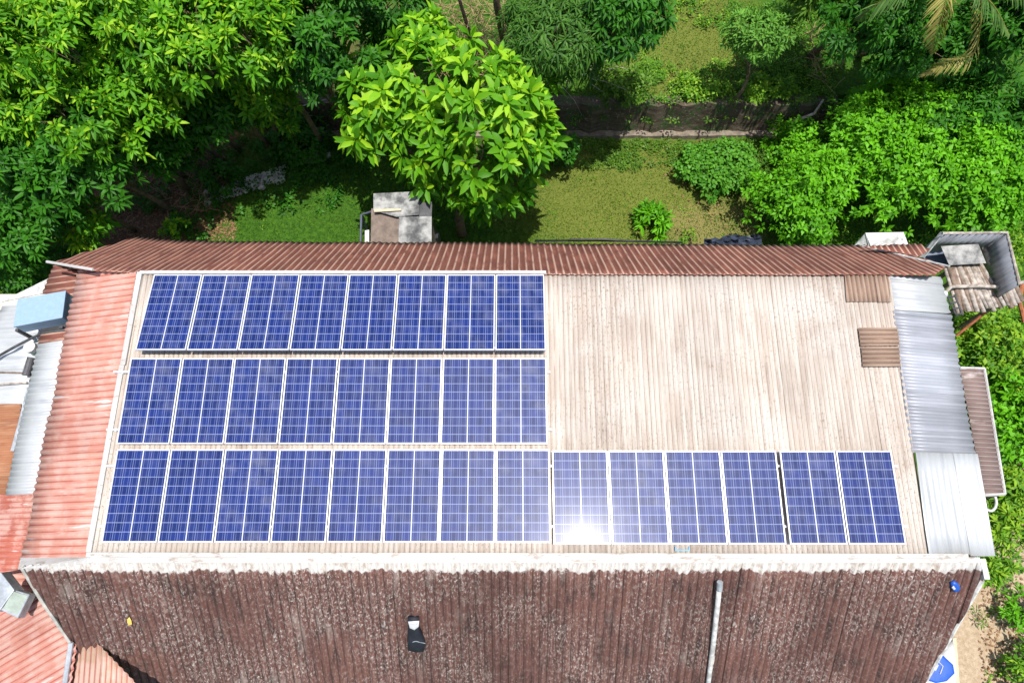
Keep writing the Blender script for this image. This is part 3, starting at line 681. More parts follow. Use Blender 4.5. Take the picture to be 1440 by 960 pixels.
def trunk(parent, base, c, lobes, r0, mat, nl=9, name='trunk'):
    b = MB(); base = Vector(base); top = Vector(c) - Vector((0, 0, .3)); pts = []
    for i in range(6):
        s = i / 5; p = base.lerp(top, s) + Vector((math.sin(s * 4 + base.x) * .12, math.cos(s * 3 + base.y) * .1, 0)) * (s > 0); pts.append(p)
    b.tube(pts, [r0 * (1 - .6 * i / 5) for i in range(6)], 9)
    b.build(name, mat, parent, smooth=True)
    b = MB()
    for l in lobes[:nl]:
        s = random.uniform(.45, .95); st = pts[int(s * 5)]; e = Vector(l[:3]); mid = st.lerp(e, .5) + Vector((random.uniform(-.2, .2), random.uniform(-.2, .2), -.15))
        b.tube([st, mid, e], [r0 * .38, r0 * .25, r0 * .1], 6)
        for q in range(3):
            e2 = e + Vector((random.uniform(-1, 1), random.uniform(-1, 1), random.uniform(-.2, .9))) * l[3] * .8
            b.tube([mid.lerp(e, .6), e2], [r0 * .12, r0 * .05], 5)
    b.build('limbs', mat, parent, smooth=True)
def tree(name, label, cat, px, py, z, rx, ry, rz, nl, lr, ncl, k, L, W, mat, group=None, r0=.14, base=None, gz0=0, shag=0, clump=1, **kw):
    c = atz(px, py, z); lobes = make_lobes(c, rx, ry, rz, nl, lr)
    far = (1.7 if gz0 else .9) if z > 2.6 else 0
    bs = base or (c.x + random.uniform(-.3, .3), max(c.y + far, (WALLY + .7) if gz0 else -99), gz0)
    if not gz0 and not base and z > 2.6: bs = (bs[0], min(bs[1], WALLY - .9), 0)
    t = empty(name, bs, label, cat, group)
    p, a = crown_pts(lobes, ncl)
    if clump > 1:
        m = len(p) // clump; p = np.repeat(p[:m], clump, 0) + rng.normal(0, .17, (m * clump, 3)) * np.array([1, 1, .55]); a = unit(np.repeat(a[:m], clump, 0) + rng.normal(0, .3, (m * clump, 3)))
    keep = p[:, 2] > gz0 + .1; p = p[keep]; a = a[keep]
    if shag: p = p + a * np.abs(rng.normal(0, shag, (len(p), 1))) + rng.normal(0, shag * .5, p.shape)
    vb = np.clip(.45 + .28 * (p[:, 2] - c.z) / max(rz + lr, .3) + rng.normal(0, .15, len(p)), 0, 1)  # leaf colour lightens up the crown: sunlit top and shaded base painted in
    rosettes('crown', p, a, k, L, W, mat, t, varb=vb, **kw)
    trunk(t, bs, c, lobes, r0, M['bark'])
    return t
M['lf_bright'] = mat_leaf('leaf_bright', (.025, .14, .006), (.17, .44, .012), .34, yellow=(.33, .58, .02))
M['lf_left'] = mat_leaf('leaf_left', (.018, .11, .005), (.16, .44, .012), .32, yellow=(.32, .54, .02))
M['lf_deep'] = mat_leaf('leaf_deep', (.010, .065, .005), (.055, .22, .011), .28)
M['lf_right'] = mat_leaf('leaf_right', (.03, .15, .005), (.17, .50, .012), .30)
M['lf_round'] = mat_leaf('leaf_round', (.03, .15, .010), (.13, .36, .03), .28)
M['lf_olive'] = mat_leaf('leaf_olive', (.035, .11, .008), (.14, .28, .025), .28)
M['lf_pale'] = mat_leaf('leaf_pale', (.05, .17, .02), (.18, .4, .05), .3)
M['lf_lime'] = mat_leaf('leaf_lime', (.035, .15, .008), (.18, .38, .022), .32, yellow=(.28, .46, .03))
M['frond_y'] = mat_leaf('frond_yellow', (.28, .25, .06), (.55, .48, .16), .3)
M['frond_g'] = mat_leaf('frond_green', (.05, .14, .03), (.18, .30, .07), .3)
M['grass'] = mat_leaf('grass', (.03, .10, .008), (.12, .21, .018), .25, rough=.6, yellow=(.28, .30, .05))
M['needle'] = mat_leaf('feathery_leaf', (.018, .08, .010), (.09, .22, .025), .28)

# bright big-leaved tree
BT = empty('broadleaf_tree', atz(650, 330, 0), 'bright yellow-green tree with big pointed leaves in rosettes, middle of the lawn edge', 'tree')
def bright():
    c0 = atz(640, 160, 4.6); lobes = []
    for px, py, z, r in ((530, 150, 4.6, .9), (590, 120, 5.0, .9), (600, 60, 4.8, .7), (555, 70, 4.3, .6), (650, 130, 5.3, 1.0), (700, 150, 5.2, .9), (742, 165, 4.4, .7), (545, 200, 3.9, .7), (610, 200, 4.2, .8),
                         (680, 210, 4.8, .9), (735, 205, 4.3, .8), (600, 245, 3.1, .6), (660, 255, 2.9, .8), (700, 260, 2.9, .8), (500, 95, 3.9, .5), (640, 60, 4.5, .6), (765, 130, 4.0, .45), (690, 110, 4.9, .7), (510, 150, 3.6, .6), (662, 278, 2.3, .5), (720, 235, 3.2, .7)):
        p = atz(px, py, z); lobes.append((p.x, p.y, p.z, r))
    p, a = crown_pts(lobes, 290, -.3)
    p = p + a * np.abs(rng.normal(0, .10, (len(p), 1))); vb = np.clip(.42 + .16 * (p[:, 2] - 4.0) + rng.normal(0, .14, len(p)), 0, .9)  # lime highlights above, deep green below: light put into leaf colour by height
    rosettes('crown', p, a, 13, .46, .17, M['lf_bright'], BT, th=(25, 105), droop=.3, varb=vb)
    trunk(BT, BT.location, c0 - Vector((0, 0, 1.5)), lobes, .16, M['bark'], nl=21)
bright()
# left wood: individual trees
LT = [
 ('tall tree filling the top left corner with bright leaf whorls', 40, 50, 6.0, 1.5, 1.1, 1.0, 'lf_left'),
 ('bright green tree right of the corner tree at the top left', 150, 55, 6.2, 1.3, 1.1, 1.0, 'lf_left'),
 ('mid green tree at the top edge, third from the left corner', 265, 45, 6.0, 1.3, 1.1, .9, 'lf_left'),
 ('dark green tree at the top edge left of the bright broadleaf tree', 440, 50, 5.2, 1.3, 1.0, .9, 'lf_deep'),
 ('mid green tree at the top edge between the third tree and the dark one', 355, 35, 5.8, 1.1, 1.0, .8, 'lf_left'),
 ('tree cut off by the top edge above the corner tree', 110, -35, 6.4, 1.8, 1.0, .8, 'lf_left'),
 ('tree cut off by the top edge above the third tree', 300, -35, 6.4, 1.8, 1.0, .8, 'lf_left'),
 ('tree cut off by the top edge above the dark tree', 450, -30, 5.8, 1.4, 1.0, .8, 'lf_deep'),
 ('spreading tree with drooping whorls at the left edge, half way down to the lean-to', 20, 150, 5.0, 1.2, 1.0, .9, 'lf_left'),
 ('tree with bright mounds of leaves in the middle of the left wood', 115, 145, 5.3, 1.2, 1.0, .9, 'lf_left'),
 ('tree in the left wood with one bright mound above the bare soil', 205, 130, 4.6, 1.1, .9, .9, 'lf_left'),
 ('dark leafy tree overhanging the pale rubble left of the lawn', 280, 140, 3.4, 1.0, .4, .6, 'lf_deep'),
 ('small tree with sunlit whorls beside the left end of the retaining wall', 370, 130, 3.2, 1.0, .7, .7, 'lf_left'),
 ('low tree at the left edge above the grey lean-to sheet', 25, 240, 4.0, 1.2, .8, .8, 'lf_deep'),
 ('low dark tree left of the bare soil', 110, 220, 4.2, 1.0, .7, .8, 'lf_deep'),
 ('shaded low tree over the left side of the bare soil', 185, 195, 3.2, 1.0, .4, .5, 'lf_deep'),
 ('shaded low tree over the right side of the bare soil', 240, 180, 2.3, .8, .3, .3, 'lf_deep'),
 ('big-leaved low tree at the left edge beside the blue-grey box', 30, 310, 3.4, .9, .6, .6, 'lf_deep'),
]
for lb, px, py, z, rx, ry, rz, m in LT:
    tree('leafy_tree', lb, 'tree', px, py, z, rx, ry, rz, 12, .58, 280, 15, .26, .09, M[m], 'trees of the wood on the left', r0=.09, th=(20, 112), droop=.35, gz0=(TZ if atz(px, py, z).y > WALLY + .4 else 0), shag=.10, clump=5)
SH = [ # shrubs
 ('shrub', 'dark shrub at the left edge beside the lean-to', 30, 300, 1.6, .9, .8, .5, 8, .5, 170, 12, .24, .09, 'lf_deep'),
 ('shrub', 'shrub with large lobed leaves below the wood on the far left', 72, 262, 3.9, .5, .4, .4, 5, .45, 45, 11, .42, .13, 'lf_deep'),
 ('shrub', 'bright shrub behind the left end of the brown rear roof slope', 125, 318, 2.6, .35, .25, .35, 5, .38, 60, 12, .30, .09, 'lf_left'),
 ('shrub', 'dark low shrub at the left edge above the blue-grey box', 20, 370, 1.8, .6, .9, .3, 7, .5, 150, 12, .22, .08, 'lf_deep'),
 ('shrub', 'small weed on the bare soil near the lawn, left', 250, 322, .4, .25, .15, .1, 3, .22, 24, 9, .16, .08, 'lf_left'),
 ('shrub', 'leafy shrub growing among the pale rubble', 310, 248, .5, .35, .25, .2, 4, .3, 60, 9, .18, .10, 'lf_deep'),
 ('shrub', 'low dark shrub between the rubble and the bright broadleaf tree', 415, 205, .5, 1.0, .5, .2, 8, .4, 170, 9, .16, .09, 'lf_deep'),
 ('shrub', 'dark creeping shrub below the left end of the retaining wall', 440, 170, .7, .8, .4, .3, 7, .4, 130, 9, .16, .09, 'lf_deep'),
 ('shrub', 'leafy bush at the right foot of the bright broadleaf tree', 775, 205, .9, .6, .5, .4, 6, .4, 130, 9, .17, .09, 'lf_deep'),
 ('shrub', 'small fern-leaved shrub alone on the yellowish lawn', 912, 305, .5, .34, .28, .2, 6, .2, 44, 10, .32, .09, 'lf_right'),
 ('shrub', 'tiny weed at the roof edge right of the lone lawn shrub', 962, 336, .2, .12, .1, .05, 2, .15, 16, 8, .13, .05, 'lf_lime'),
 ('shrub', 'round-leaved shrub with dark blue-green leaves at the right end of the lawn', 1018, 235, .45, 1.15, .95, .12, 20, .24, 520, 8, .16, .11, 'lf_round'),
 ('bush', 'dense round bush with bright small leaves behind the white box', 1138, 268, 1.4, 1.15, 1.0, .5, 16, .5, 1000, 9, .19, .085, 'lf_right'),
 ('bush', 'big spreading bush with glossy green leaves at the right, centre of the mass', 1275, 240, 1.8, 1.5, 1.3, .5, 20, .5, 1150, 9, .2, .10, 'lf_right'),
 ('bush', 'bush at the right edge above the wooden pen', 1400, 265, 1.8, 1.2, 1.3, .5, 18, .5, 950, 9, .2, .10, 'lf_right'),
 ('bush', 'bush growing over the right end of the retaining wall', 1225, 165, 1.7, .7, .7, .4, 10, .45, 420, 9, .2, .09, 'lf_right'),
 ('bush', 'bush in the middle of the right-hand green mass, above the biggest bush', 1245, 200, 1.8, 1.1, .9, .4, 13, .45, 650, 9, .2, .10, 'lf_right'),
 ('bush', 'bush at the right edge between the darker bush and the one above the pen', 1375, 205, 1.9, 1.3, .8, .4, 13, .45, 650, 9, .2, .10, 'lf_right'),
 ('bush', 'low leafy bush filling the gap between the round bush and the round-leaved shrub', 1125, 205, .6, .8, .6, .2, 12, .26, 320, 9, .18, .09, 'lf_right'),
 ('bush', 'darker bush at the right edge under the palm', 1375, 160, 2.2, 1.3, .9, .5, 12, .55, 420, 11, .26, .08, 'lf_deep'),
 ('bush', 'bush between the two bushes at the wall end and the palm', 1290, 150, 2.0, 1.1, .8, .4, 11, .5, 480, 10, .2, .09, 'lf_right'),
 ('shrub', 'low green shrub at the back lawn left of the slender tree', 880, 120, TZ + .5, .6, .5, .3, 7, .38, 150, 9, .16, .08, 'lf_olive'),
 ('shrub', 'bright low shrub just above the retaining wall, right part', 1085, 126, TZ + .12, 1.0, .35, .05, 12, .2, 170, 9, .16, .08, 'lf_lime'),
 ('shrub', 'bright green low shrub just above the retaining wall, middle part', 985, 126, TZ + .12, .8, .3, .05, 10, .18, 130, 9, .15, .08, 'lf_lime'),
 ('bush', 'lime green bush below the wooden pen beside the grey roof sheets', 1385, 490, .9, .7, .9, .3, 11, .55, 420, 9, .2, .09, 'lf_lime'),
 ('bush', 'bright bush right of the side awning', 1420, 590, .9, .5, .9, .3, 9, .5, 340, 9, .2, .10, 'lf_right'),
 ('shrub', 'yellowish shrub at the right edge behind the wooden pen', 1432, 350, 1.6, .3, .5, .3, 6, .4, 120, 9, .2, .07, 'lf_lime'),
 ('shrub', 'shrub below the awning at the right edge', 1425, 690, .5, .4, .4, .2, 5, .35, 90, 10, .24, .08, 'lf_lime'),
 ('shrub', 'small shrub beside the white corner sheet of the roof', 1408, 745, .6, .3, .35, .2, 5, .3, 80, 10, .26, .07, 'lf_lime'),
 ('shrub', 'fresh green plant at the right end of the dark slope', 1395, 800, .5, .28, .22, .15, 4, .25, 50, 10, .26, .07, 'lf_lime'),
 ('shrub', 'dark green plant on the sandy ground at the right edge', 1440, 865, .35, .25, .22, .12, 4, .25, 50, 10, .2, .07, 'lf_right'),
 ('shrub', 'leafy plant at the lower right corner', 1445, 935, .4, .3, .4, .12, 5, .3, 70, 10, .2, .08, 'lf_lime'),
 ('weed', 'small tuft of weed in the middle of the sandy ground', 1380, 868, .08, .08, .08, .03, 2, .1, 10, 8, .16, .03, 'lf_olive'),
]
for nme, lb, px, py, z, rx, ry, rz, nl, lr, ncl, k, L, W, m in SH:
    y = atz(px, py, z).y; g0 = TZ if y > WALLY + .1 else 0
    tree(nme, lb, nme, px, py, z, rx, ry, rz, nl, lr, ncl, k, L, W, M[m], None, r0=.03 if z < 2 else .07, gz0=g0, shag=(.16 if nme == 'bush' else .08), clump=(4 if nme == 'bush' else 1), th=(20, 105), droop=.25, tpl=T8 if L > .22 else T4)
# top middle trees
tree('leafy_tree', 'feathery tree hanging down at the top edge right of the thin bare trunk', 'tree', 800, 35, 5.2, 1.0, 1.0, .9, 10, .75, 330, 18, .28, .05, M['needle'], None, th=(30, 130), droop=.6, gz0=TZ)
tree('leafy_tree', 'dark green tree at the top edge left of the sunny back lawn', 'tree', 872, 10, 5.4, .6, .8, .6, 9, .7, 260, 15, .28, .09, M['lf_deep'], None, th=(20, 115), droop=.4, gz0=TZ)
tree('slender_tree', 'slender pale feathery tree on the back lawn above the wall', 'tree', 1075, 45, 3.4, 1.1, .5, .4, 8, .5, 200, 14, .20, .06, M['lf_pale'], None, r0=.06, base=tuple(atz(1030, 142, TZ)), th=(20, 100), droop=.2)
for lb, px, py, z, m in (('dark tree at the top edge left of the palm fronds', 1215, 15, 4.6, 'lf_deep'), ('dark drooping tree behind the palm fronds', 1285, 45, 3.8, 'lf_deep'),
                         ('dark tree in the top right corner', 1425, 35, 4.4, 'lf_deep'), ('tree with feathery leaves at the top edge above the bare bank', 1175, -25, 4.4, 'lf_olive'), ('dark tree under the top right corner', 1375, 40, 3.6, 'lf_deep')):
    tree('dark_tree', lb, 'tree', px, py, z, 1.1, .7, .7, 10, .6, 290, 14, .26, .085, M[m], 'dark trees at the top right', th=(25, 115), droop=.45, gz0=TZ, clump=5)
tree('leafy_tree', 'shadowed tree behind the bright broadleaf tree at the top edge', 'tree', 545, 25, 3.6, 1.0, .8, .6, 9, .65, 240, 14, .28, .08, M['lf_deep'], None, th=(20, 115), droop=.35, gz0=TZ)
# tall thin trunk with off-frame crown
tt = empty('thin_tree', atz(712, 118, TZ), 'thin bare brown trunk rising to the top edge behind the bright tree', 'tree')
b0 = Vector(tt.location); tp = atz(694, -70, 6.5)
b = MB(); b.tube([b0, b0.lerp(tp, .3) + Vector((.08, 0, 0)), b0.lerp(tp, .65) - Vector((.05, 0, 0)), tp], [.13, .115, .10, .08], 10); b.build('trunk', M['bark'], tt, smooth=True)
lb_ = make_lobes(tp + Vector((0, .8, .9)), 1.0, .8, .5, 6, .6); p, a = crown_pts(lb_, 120); rosettes('crown', p, a, 12, .3, .08, M['lf_left'], tt)
tt = empty('thin_tree', atz(668, 95, TZ), 'thinner leaning bare stem left of the bare trunk', 'tree')
b0 = Vector(tt.location); tp = atz(640, -20, 4.0)
b = MB(); b.tube([b0, b0.lerp(tp, .5) + Vector((.08, 0, 0)), tp], [.07, .06, .045], 8); b.build('trunk', M['bark'], tt, smooth=True)
# dry brush
def brush(label, px0, px1, py0, py1, n, z0, h, mat, r=.009, seed=1, L=(.4, 1.2)):
    rd = random.Random(seed); b = MB()
    for i in range(n):
        p = atz(rd.uniform(px0, px1), rd.uniform(py0, py1), z0 + rd.uniform(0, h)); d = Vector((rd.gauss(0, .6), rd.gauss(0, .5), rd.gauss(.1, .5))).normalized() * rd.uniform(*L)
        m = p + d * .5 + Vector((rd.uniform(-.1, .1), rd.uniform(-.1, .1), rd.uniform(-.05, .12)))
        b.tube([p, m, p + d], [r, r * .8, r * .4], 4, cap=False)
    o = b.build('dry_brush', mat); tag(o, label, 'brush', None, 'stuff'); return o
brush('tangle of dry golden twigs behind the bright tree at the top edge', 615, 715, 5, 110, 420, TZ, 1.4, M['twig'], .011, 1)
brush('thin bare branches right of the bare trunk', 715, 850, 30, 125, 90, TZ, 1.0, M['wood'], .010, 2, (.7, 1.8))
brush('dry twigs on the soil beside the left lawn', 225, 300, 252, 300, 70, .02, .15, M['twig'], .010, 3, (.3, .9))
brush('dry twigs on the bank right of the slender tree', 1130, 1190, 35, 110, 60, TZ, .6, M['twig'], .012, 4, (.4, 1.2))
b = MB(); b.tube([atz(131, 300, 1.3), atz(127, 275, 1.7), atz(119, 258, 2.0)], [.03, .025, .015], 6); tag(b.build('branch', M['wood']), 'bare pale branch among the dark leaves on the left', 'branch')
b = MB(); b.tube([atz(380, 158, 1.4), atz(430, 148, 1.3), atz(500, 128, 1.6)], [.02, .02, .012], 6); tag(b.build('branch', M['wood']), 'long thin bare branch left of the bright broadleaf tree', 'branch')
b = MB(); b.tube([atz(1113, 172, .9), atz(1145, 160, 1.2), atz(1158, 140, 1.5)], [.05, .045, .03], 7); tag(b.build('branch', M['wood']), 'pale broken branch leaning on the right end of the retaining wall', 'branch')
# rubble
def rubble(px0, px1, py0, py1, n, label, slope=0.0):
    rd = random.Random(n); b = MB()
    for i in range(n):
        px = rd.uniform(px0, px1); p = atz(px, rd.uniform(py0, py1) + slope * (px - px0), .03); s = rd.uniform(.03, .13) * (1 if rd.random() < .9 else 1.8)
        b.box(p, (s, s * rd.uniform(.6, 1.2), s * .6), Matrix.Rotation(rd.uniform(0, 3), 3, 'Z') @ Matrix.Rotation(rd.uniform(-.4, .4), 3, 'X'), rd.uniform(.5, .9))
    o = b.build('rubble', M['stone'], bevel=.01); tag(o, label, 'rubble', None, 'stuff')
rubble(285, 400, 270, 290, 420, 'pale rubble along the left edge of the lawn', -.32)
rubble(428, 462, 215, 232, 90, 'small patch of pale rubble left of the bright tree', -.3)
# litter
def litter():
    n = 9000; P_ = []
    for px0, px1, py0, py1, m in ((130, 330, 220, 335, 3500), (0, 330, 120, 335, 2600), (1380, 1440, 620, 960, 1200), (930, 1080, 170, 330, 250)):
        for i in range(m):
            p = atz(random.uniform(px0, px1), random.uniform(py0, py1), .0); P_.append((p.x, p.y, gz(p.x, p.y) + random.uniform(.005, .03)))
    P_ = np.array(P_); n = len(P_); d = rng.normal(0, 1, (n, 3)); d[:, 2] *= .15; L = rng.uniform(.05, .13, n)
    mt = mat_leaf('dry_litter', (.10, .05, .025), (.34, .2, .1), .1)
    o = leaves_mesh('leaf_litter', P_, d, np.tile([0, 0, 1.0], (n, 1)), L, L * .45, np.zeros(n), rng.uniform(0, 1, n), T4, mt, None)
    tag(o, 'dry fallen leaves on the ground', 'leaf litter', None, 'stuff')
litter()
# grass blades
def grass():
    P_, va = [], []
    def area(px0, px1, py0, py1, m, z0, vb):
        for i in range(m):
            p = atz(random.uniform(px0, px1), random.uniform(py0, py1), z0)
            if z0 == 0 and (p.y < 7.6 or p.y > WALLY - .5): continue
            if z0 > 0 and p.y < WALLY + .35: continue
            dd = math.sin(p.x * 1.7) * math.sin(p.y * 2.3 + 1) * .12
            P_.append((p.x, p.y, z0 + gz(p.x, p.y) - .01)); va.append(min(1, max(0, vb(p) + dd + random.gauss(0, .14))))
    dl = atz(880, 285, 0)
    def v0(p):
        k = math.exp(-(((p.x - dl.x) / 3.4) ** 2 + ((p.y - dl.y) / 1.9) ** 2)); return .18 + .62 * k
    area(270, 760, 190, 345, 30000, 0, v0); area(720, 1110, 178, 345, 34000, 0, v0)
    area(780, 1180, 0, 148, 30000, TZ, lambda p: .55)
    P2 = np.array(P_); n = len(P2); d = rng.normal(0, .55, (n, 3)); d[:, 2] = rng.uniform(.35, 1, n); L = rng.uniform(.04, .10, n)
    o = leaves_mesh('grass', P2, d, rng.normal(0, 1, (n, 3)) * .5 + np.array([0, 0, .8]), L, L * .22 + .006, np.full(n, .3), np.array(va), T4, M['grass'], None)
    tag(o, 'short lawn grass, green on the left and yellowish in the middle', 'grass', None, 'stuff')
grass()
def cover(label, boxes, mat, L=.1, h=.16):
    P_ = []
    for px0, px1, py0, py1, m, z0 in boxes:
        for i in range(m):
            p = atz(random.uniform(px0, px1), random.uniform(py0, py1), z0)
            if math.sin(p.x * 2.9 + 1) * math.sin(p.y * 3.7) + random.uniform(-.6, 1) < 0: continue
            if z0 == 0 and p.y > WALLY - .5: continue
            P_.append((p.x, p.y, z0 + gz(p.x, p.y) + random.uniform(.02, h)))
    P_ = np.array(P_); a = unit(rng.normal(0, .35, P_.shape) + np.array([0, 0, 1]))
    o = rosettes('ground_cover', P_, a, 6, L, L * .5, mat, None, th=(40, 100), tpl=T4); tag(o, label, 'ground cover', None, 'stuff')
cover('leafy weeds growing in front of the retaining wall', [(800, 1110, 182, 232, 1500, 0), (1060, 1200, 175, 240, 500, 0), (760, 900, 195, 240, 350, 0)], M['lf_olive'], .10)
cover('scattered tufts of weeds on the lawn', [(300, 760, 240, 340, 60, 0), (760, 1060, 225, 338, 110, 0), (860, 1100, 0, 120, 90, TZ)], M['lf_lime'], .07, .05)
cover('bright leafy weeds on the back lawn above the wall', [(880, 1170, 90, 146, 1100, TZ), (850, 930, 60, 145, 350, TZ), (1040, 1180, 10, 100, 450, TZ), (940, 1040, 0, 40, 200, TZ)], M['lf_lime'], .11, .25)
cover('weeds hanging over and growing out of the retaining wall', [(790, 1165, 141, 152, 420, TZ - .25), (790, 1165, 150, 176, 90, .6)], M['lf_olive'], .12, .3)
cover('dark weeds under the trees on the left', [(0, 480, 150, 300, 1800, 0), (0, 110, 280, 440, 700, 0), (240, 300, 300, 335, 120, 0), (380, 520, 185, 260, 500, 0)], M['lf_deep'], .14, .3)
cover('weeds on the ground along the right side of the house', [(1340, 1440, 440, 640, 1500, 0), (1385, 1440, 640, 960, 90, 0), (1180, 1440, 290, 360, 300, 0)], M['lf_lime'], .13, .3)
# palm
pc = atz(1335, -80, 6.0)
pm = empty('palm_tree', (pc.x, pc.y + 3.4, TZ), 'palm with hanging yellow-green fronds at the top right edge', 'palm tree')
b = MB(); b.tube([(pc.x, pc.y + 3.4, TZ), (pc.x + .1, pc.y + 2.2, 2.6), (pc.x + .05, pc.y + .8, 4.5), pc], [.18, .15, .13, .12], 10); b.build('trunk', M['bark'], pm, smooth=True)
def frond(pts, mat, label=None, ll=.55, n=60):
    pts = [Vector(p) for p in pts]
    def q(s):
        f = s * (len(pts) - 1); i = min(int(f), len(pts) - 2); return pts[i].lerp(pts[i + 1], f - i)
    sp = [q(i / 14) for i in range(15)]
    # smooth
    sp = [sp[0]] + [(sp[i - 1] + sp[i] * 2 + sp[i + 1]) / 4 for i in range(1, 14)] + [sp[-1]]
    B_, D_, L_ = [], [], []
    for i in range(n):
        s = .12 + .88 * i / n; f = s * 14; k = min(int(f), 13); p = sp[k].lerp(sp[k + 1], f - k); d = (sp[k + 1] - sp[k]).normalized()
        sd = d.cross(Vector((0, 0, 1)) if abs(d.z) < .9 else Vector((0, 1, 0))).normalized()
        for sg in (-1, 1):
            B_.append(p); D_.append(sd * sg * .8 + d * .75 + Vector((random.gauss(0, .08), random.gauss(0, .08), -.25 + random.gauss(0, .08)))); L_.append(ll * math.sin(math.pi * (s * .85 + .1)) * random.uniform(.8, 1.1))
    B_ = np.array([tuple(x) for x in B_]); D_ = np.array([tuple(x) for x in D_]); L_ = np.array(L_); n2 = len(B_)
    up = np.tile([0, 0, 1.0], (n2, 1)) + rng.normal(0, .25, (n2, 3))
    o = leaves_mesh('frond', B_, D_, up, L_, np.full(n2, .035), np.full(n2, .35), rng.uniform(0, 1, n2), T8, mat, pm)
    if label: o['label'] = label
    b = MB(); b.tube(sp, [.025 - .0014 * i for i in range(15)], 5)
    s = b.build('stem', M['frond_y'], None); s.parent = o; s.location = (0, 0, 0)
frond([pc, atz(1336, -40, 6.5), atz(1331, 0, 6.3), atz(1320, 42, 5.6), atz(1313, 76, 4.7)], M['frond_y'], 'yellow hanging frond', .5, 70)
frond([pc, atz(1385, -10, 6.1), atz(1372, 80, 4.6), atz(1330, 88, 4.5), atz(1292, 106, 3.9)], M['frond_y'], 'small arched yellow frond', .42, 50)
frond([pc, atz(1290, -25, 6.6), atz(1240, 0, 6.1), atz(1205, 30, 5.4)], M['frond_g'], None, .5)
frond([pc, atz(1370, -20, 6.6), atz(1400, 10, 6.2), atz(1420, 50, 5.4)], M['frond_g'], None, .5)
frond([pc, atz(1390, -40, 6.8), atz(1440, -15, 6.4), atz(1480, 20, 5.7)], M['frond_g'], None, .55)
frond([pc, atz(1350, -80, 6.9), atz(1400, -100, 6.6)], M['frond_g'], None, .5)
frond([pc, atz(1300, -80, 6.9), atz(1240, -90, 6.4)], M['frond_g'], None, .5)
b = MB(); 
rf = empty('red_flower', atz(1398, 111, 1.9), 'small red flower in the dark gap under the palm', 'flower')
p, a = np.array([tuple(atz(1398, 111, 2.6))]), np.array([[0, -.3, 1.0]]); rosettes('petals', p, a, 10, .13, .07, mat_leaf('red_petal', (.5, .02, .01), (.7, .05, .02), .2), rf, base_r=.01)
b = MB(); b.tube([atz(1398, 111, 2.58), Vector(atz(1398, 111, 2.58)) - Vector((0, 0, 1.4))], .012, 5); b.build('stem', M['frond_g'], rf)

# ------------------------------------------------------------------ shed behind the house
sh = empty('shed', atz(560, 320, 0), 'small makeshift shed with grey and brown sheets on top, behind the house', 'shed')
z = 3.2
M['stained'] = mat_plain('stained_grey_sheet', (.10, .105, .11), .7, .1, .5, 2.6, (.40, .40, .385))
M['brownboard'] = mat_plain('brown_board', (.17, .13, .105), .8, 0, .3, 5)
def sl(name, pts, mat, parent, th=.03, label=None, bev=.004):
    b = MB(); b.slab([atz(*p) for p in pts], th); o = b.build(name, mat, parent, bev)
    if label: o['label'] = label
    return o
sl('roof_sheet', [(525, 272, z), (590, 269, z + .02), (589, 302, z - .05), (558, 305, z - .06), (525, 296, z - .04)], M['stained'], sh, .03, 'stained pale grey sheet')
sl('roof_board', [(522, 293, z - .12), (590, 299, z - .12), (590, 350, z - .45), (521, 352, z - .45)], M['brownboard'], sh, .03, 'brown board')
sl('roof_sheet', [(588, 281, z - .1), (608, 284, z - .14), (607, 305, z - .2), (589, 304, z - .12)], M['darkgrey'], sh, .03, 'dark sheet')
sl('roof_sheet', [(561, 305, z - .08), (607, 304, z - .08), (607, 352, z - .3), (560, 352, z - .3)], M['stained'], sh, .03, 'white stained sheet')
sl('batten', [(526, 294, z + .0), (564, 293, z + .02), (564, 296, z + .02), (526, 298, z)], M['cream'], sh, .03)
pA, pB, pC = atz(527, 275, z - .2), atz(603, 285, z - .2), atz(527, 350, z - .6)
b = MB(); b.box(((pA.x + pB.x) / 2, (pA.y + pC.y) / 2 - .05, 1.2), (pB.x - pA.x - .05, pA.y - pC.y - .15, 2.5)); b.build('wall', M['brownboard'], sh)
b = MB(); b.tube([atz(508, 302, 1.6), atz(507, 345, 1.3)], .035, 7); b.tube([atz(508, 302, 1.6), atz(524, 297, 1.7)], .03, 7); b.tube([atz(508, 302, 1.6), Vector((atz(508, 302, 1.6).x, atz(508, 302, 1.6).y, 0))], .03, 6); b.build('side_rail', mat_plain('blue_grey_pipe', (.07, .085, .12)), sh)
o = sl('white_jug', [(513, 324, 1.3), (519, 323, 1.3), (519, 345, 1.2), (513, 345, 1.2)], M['white_plastic'], None, .15); tag(o, 'white container left of the makeshift shed', 'container')
bb = MB(); p = atz(612, 330, 1.1); bb.tube([p - Vector((0, 0, 1.1)), p, p + Vector((0, 0, .12))], [.13, .13, .05], 10); tag(bb.build('dark_drum', M['darkgrey']), 'dark drum right of the makeshift shed', 'drum')
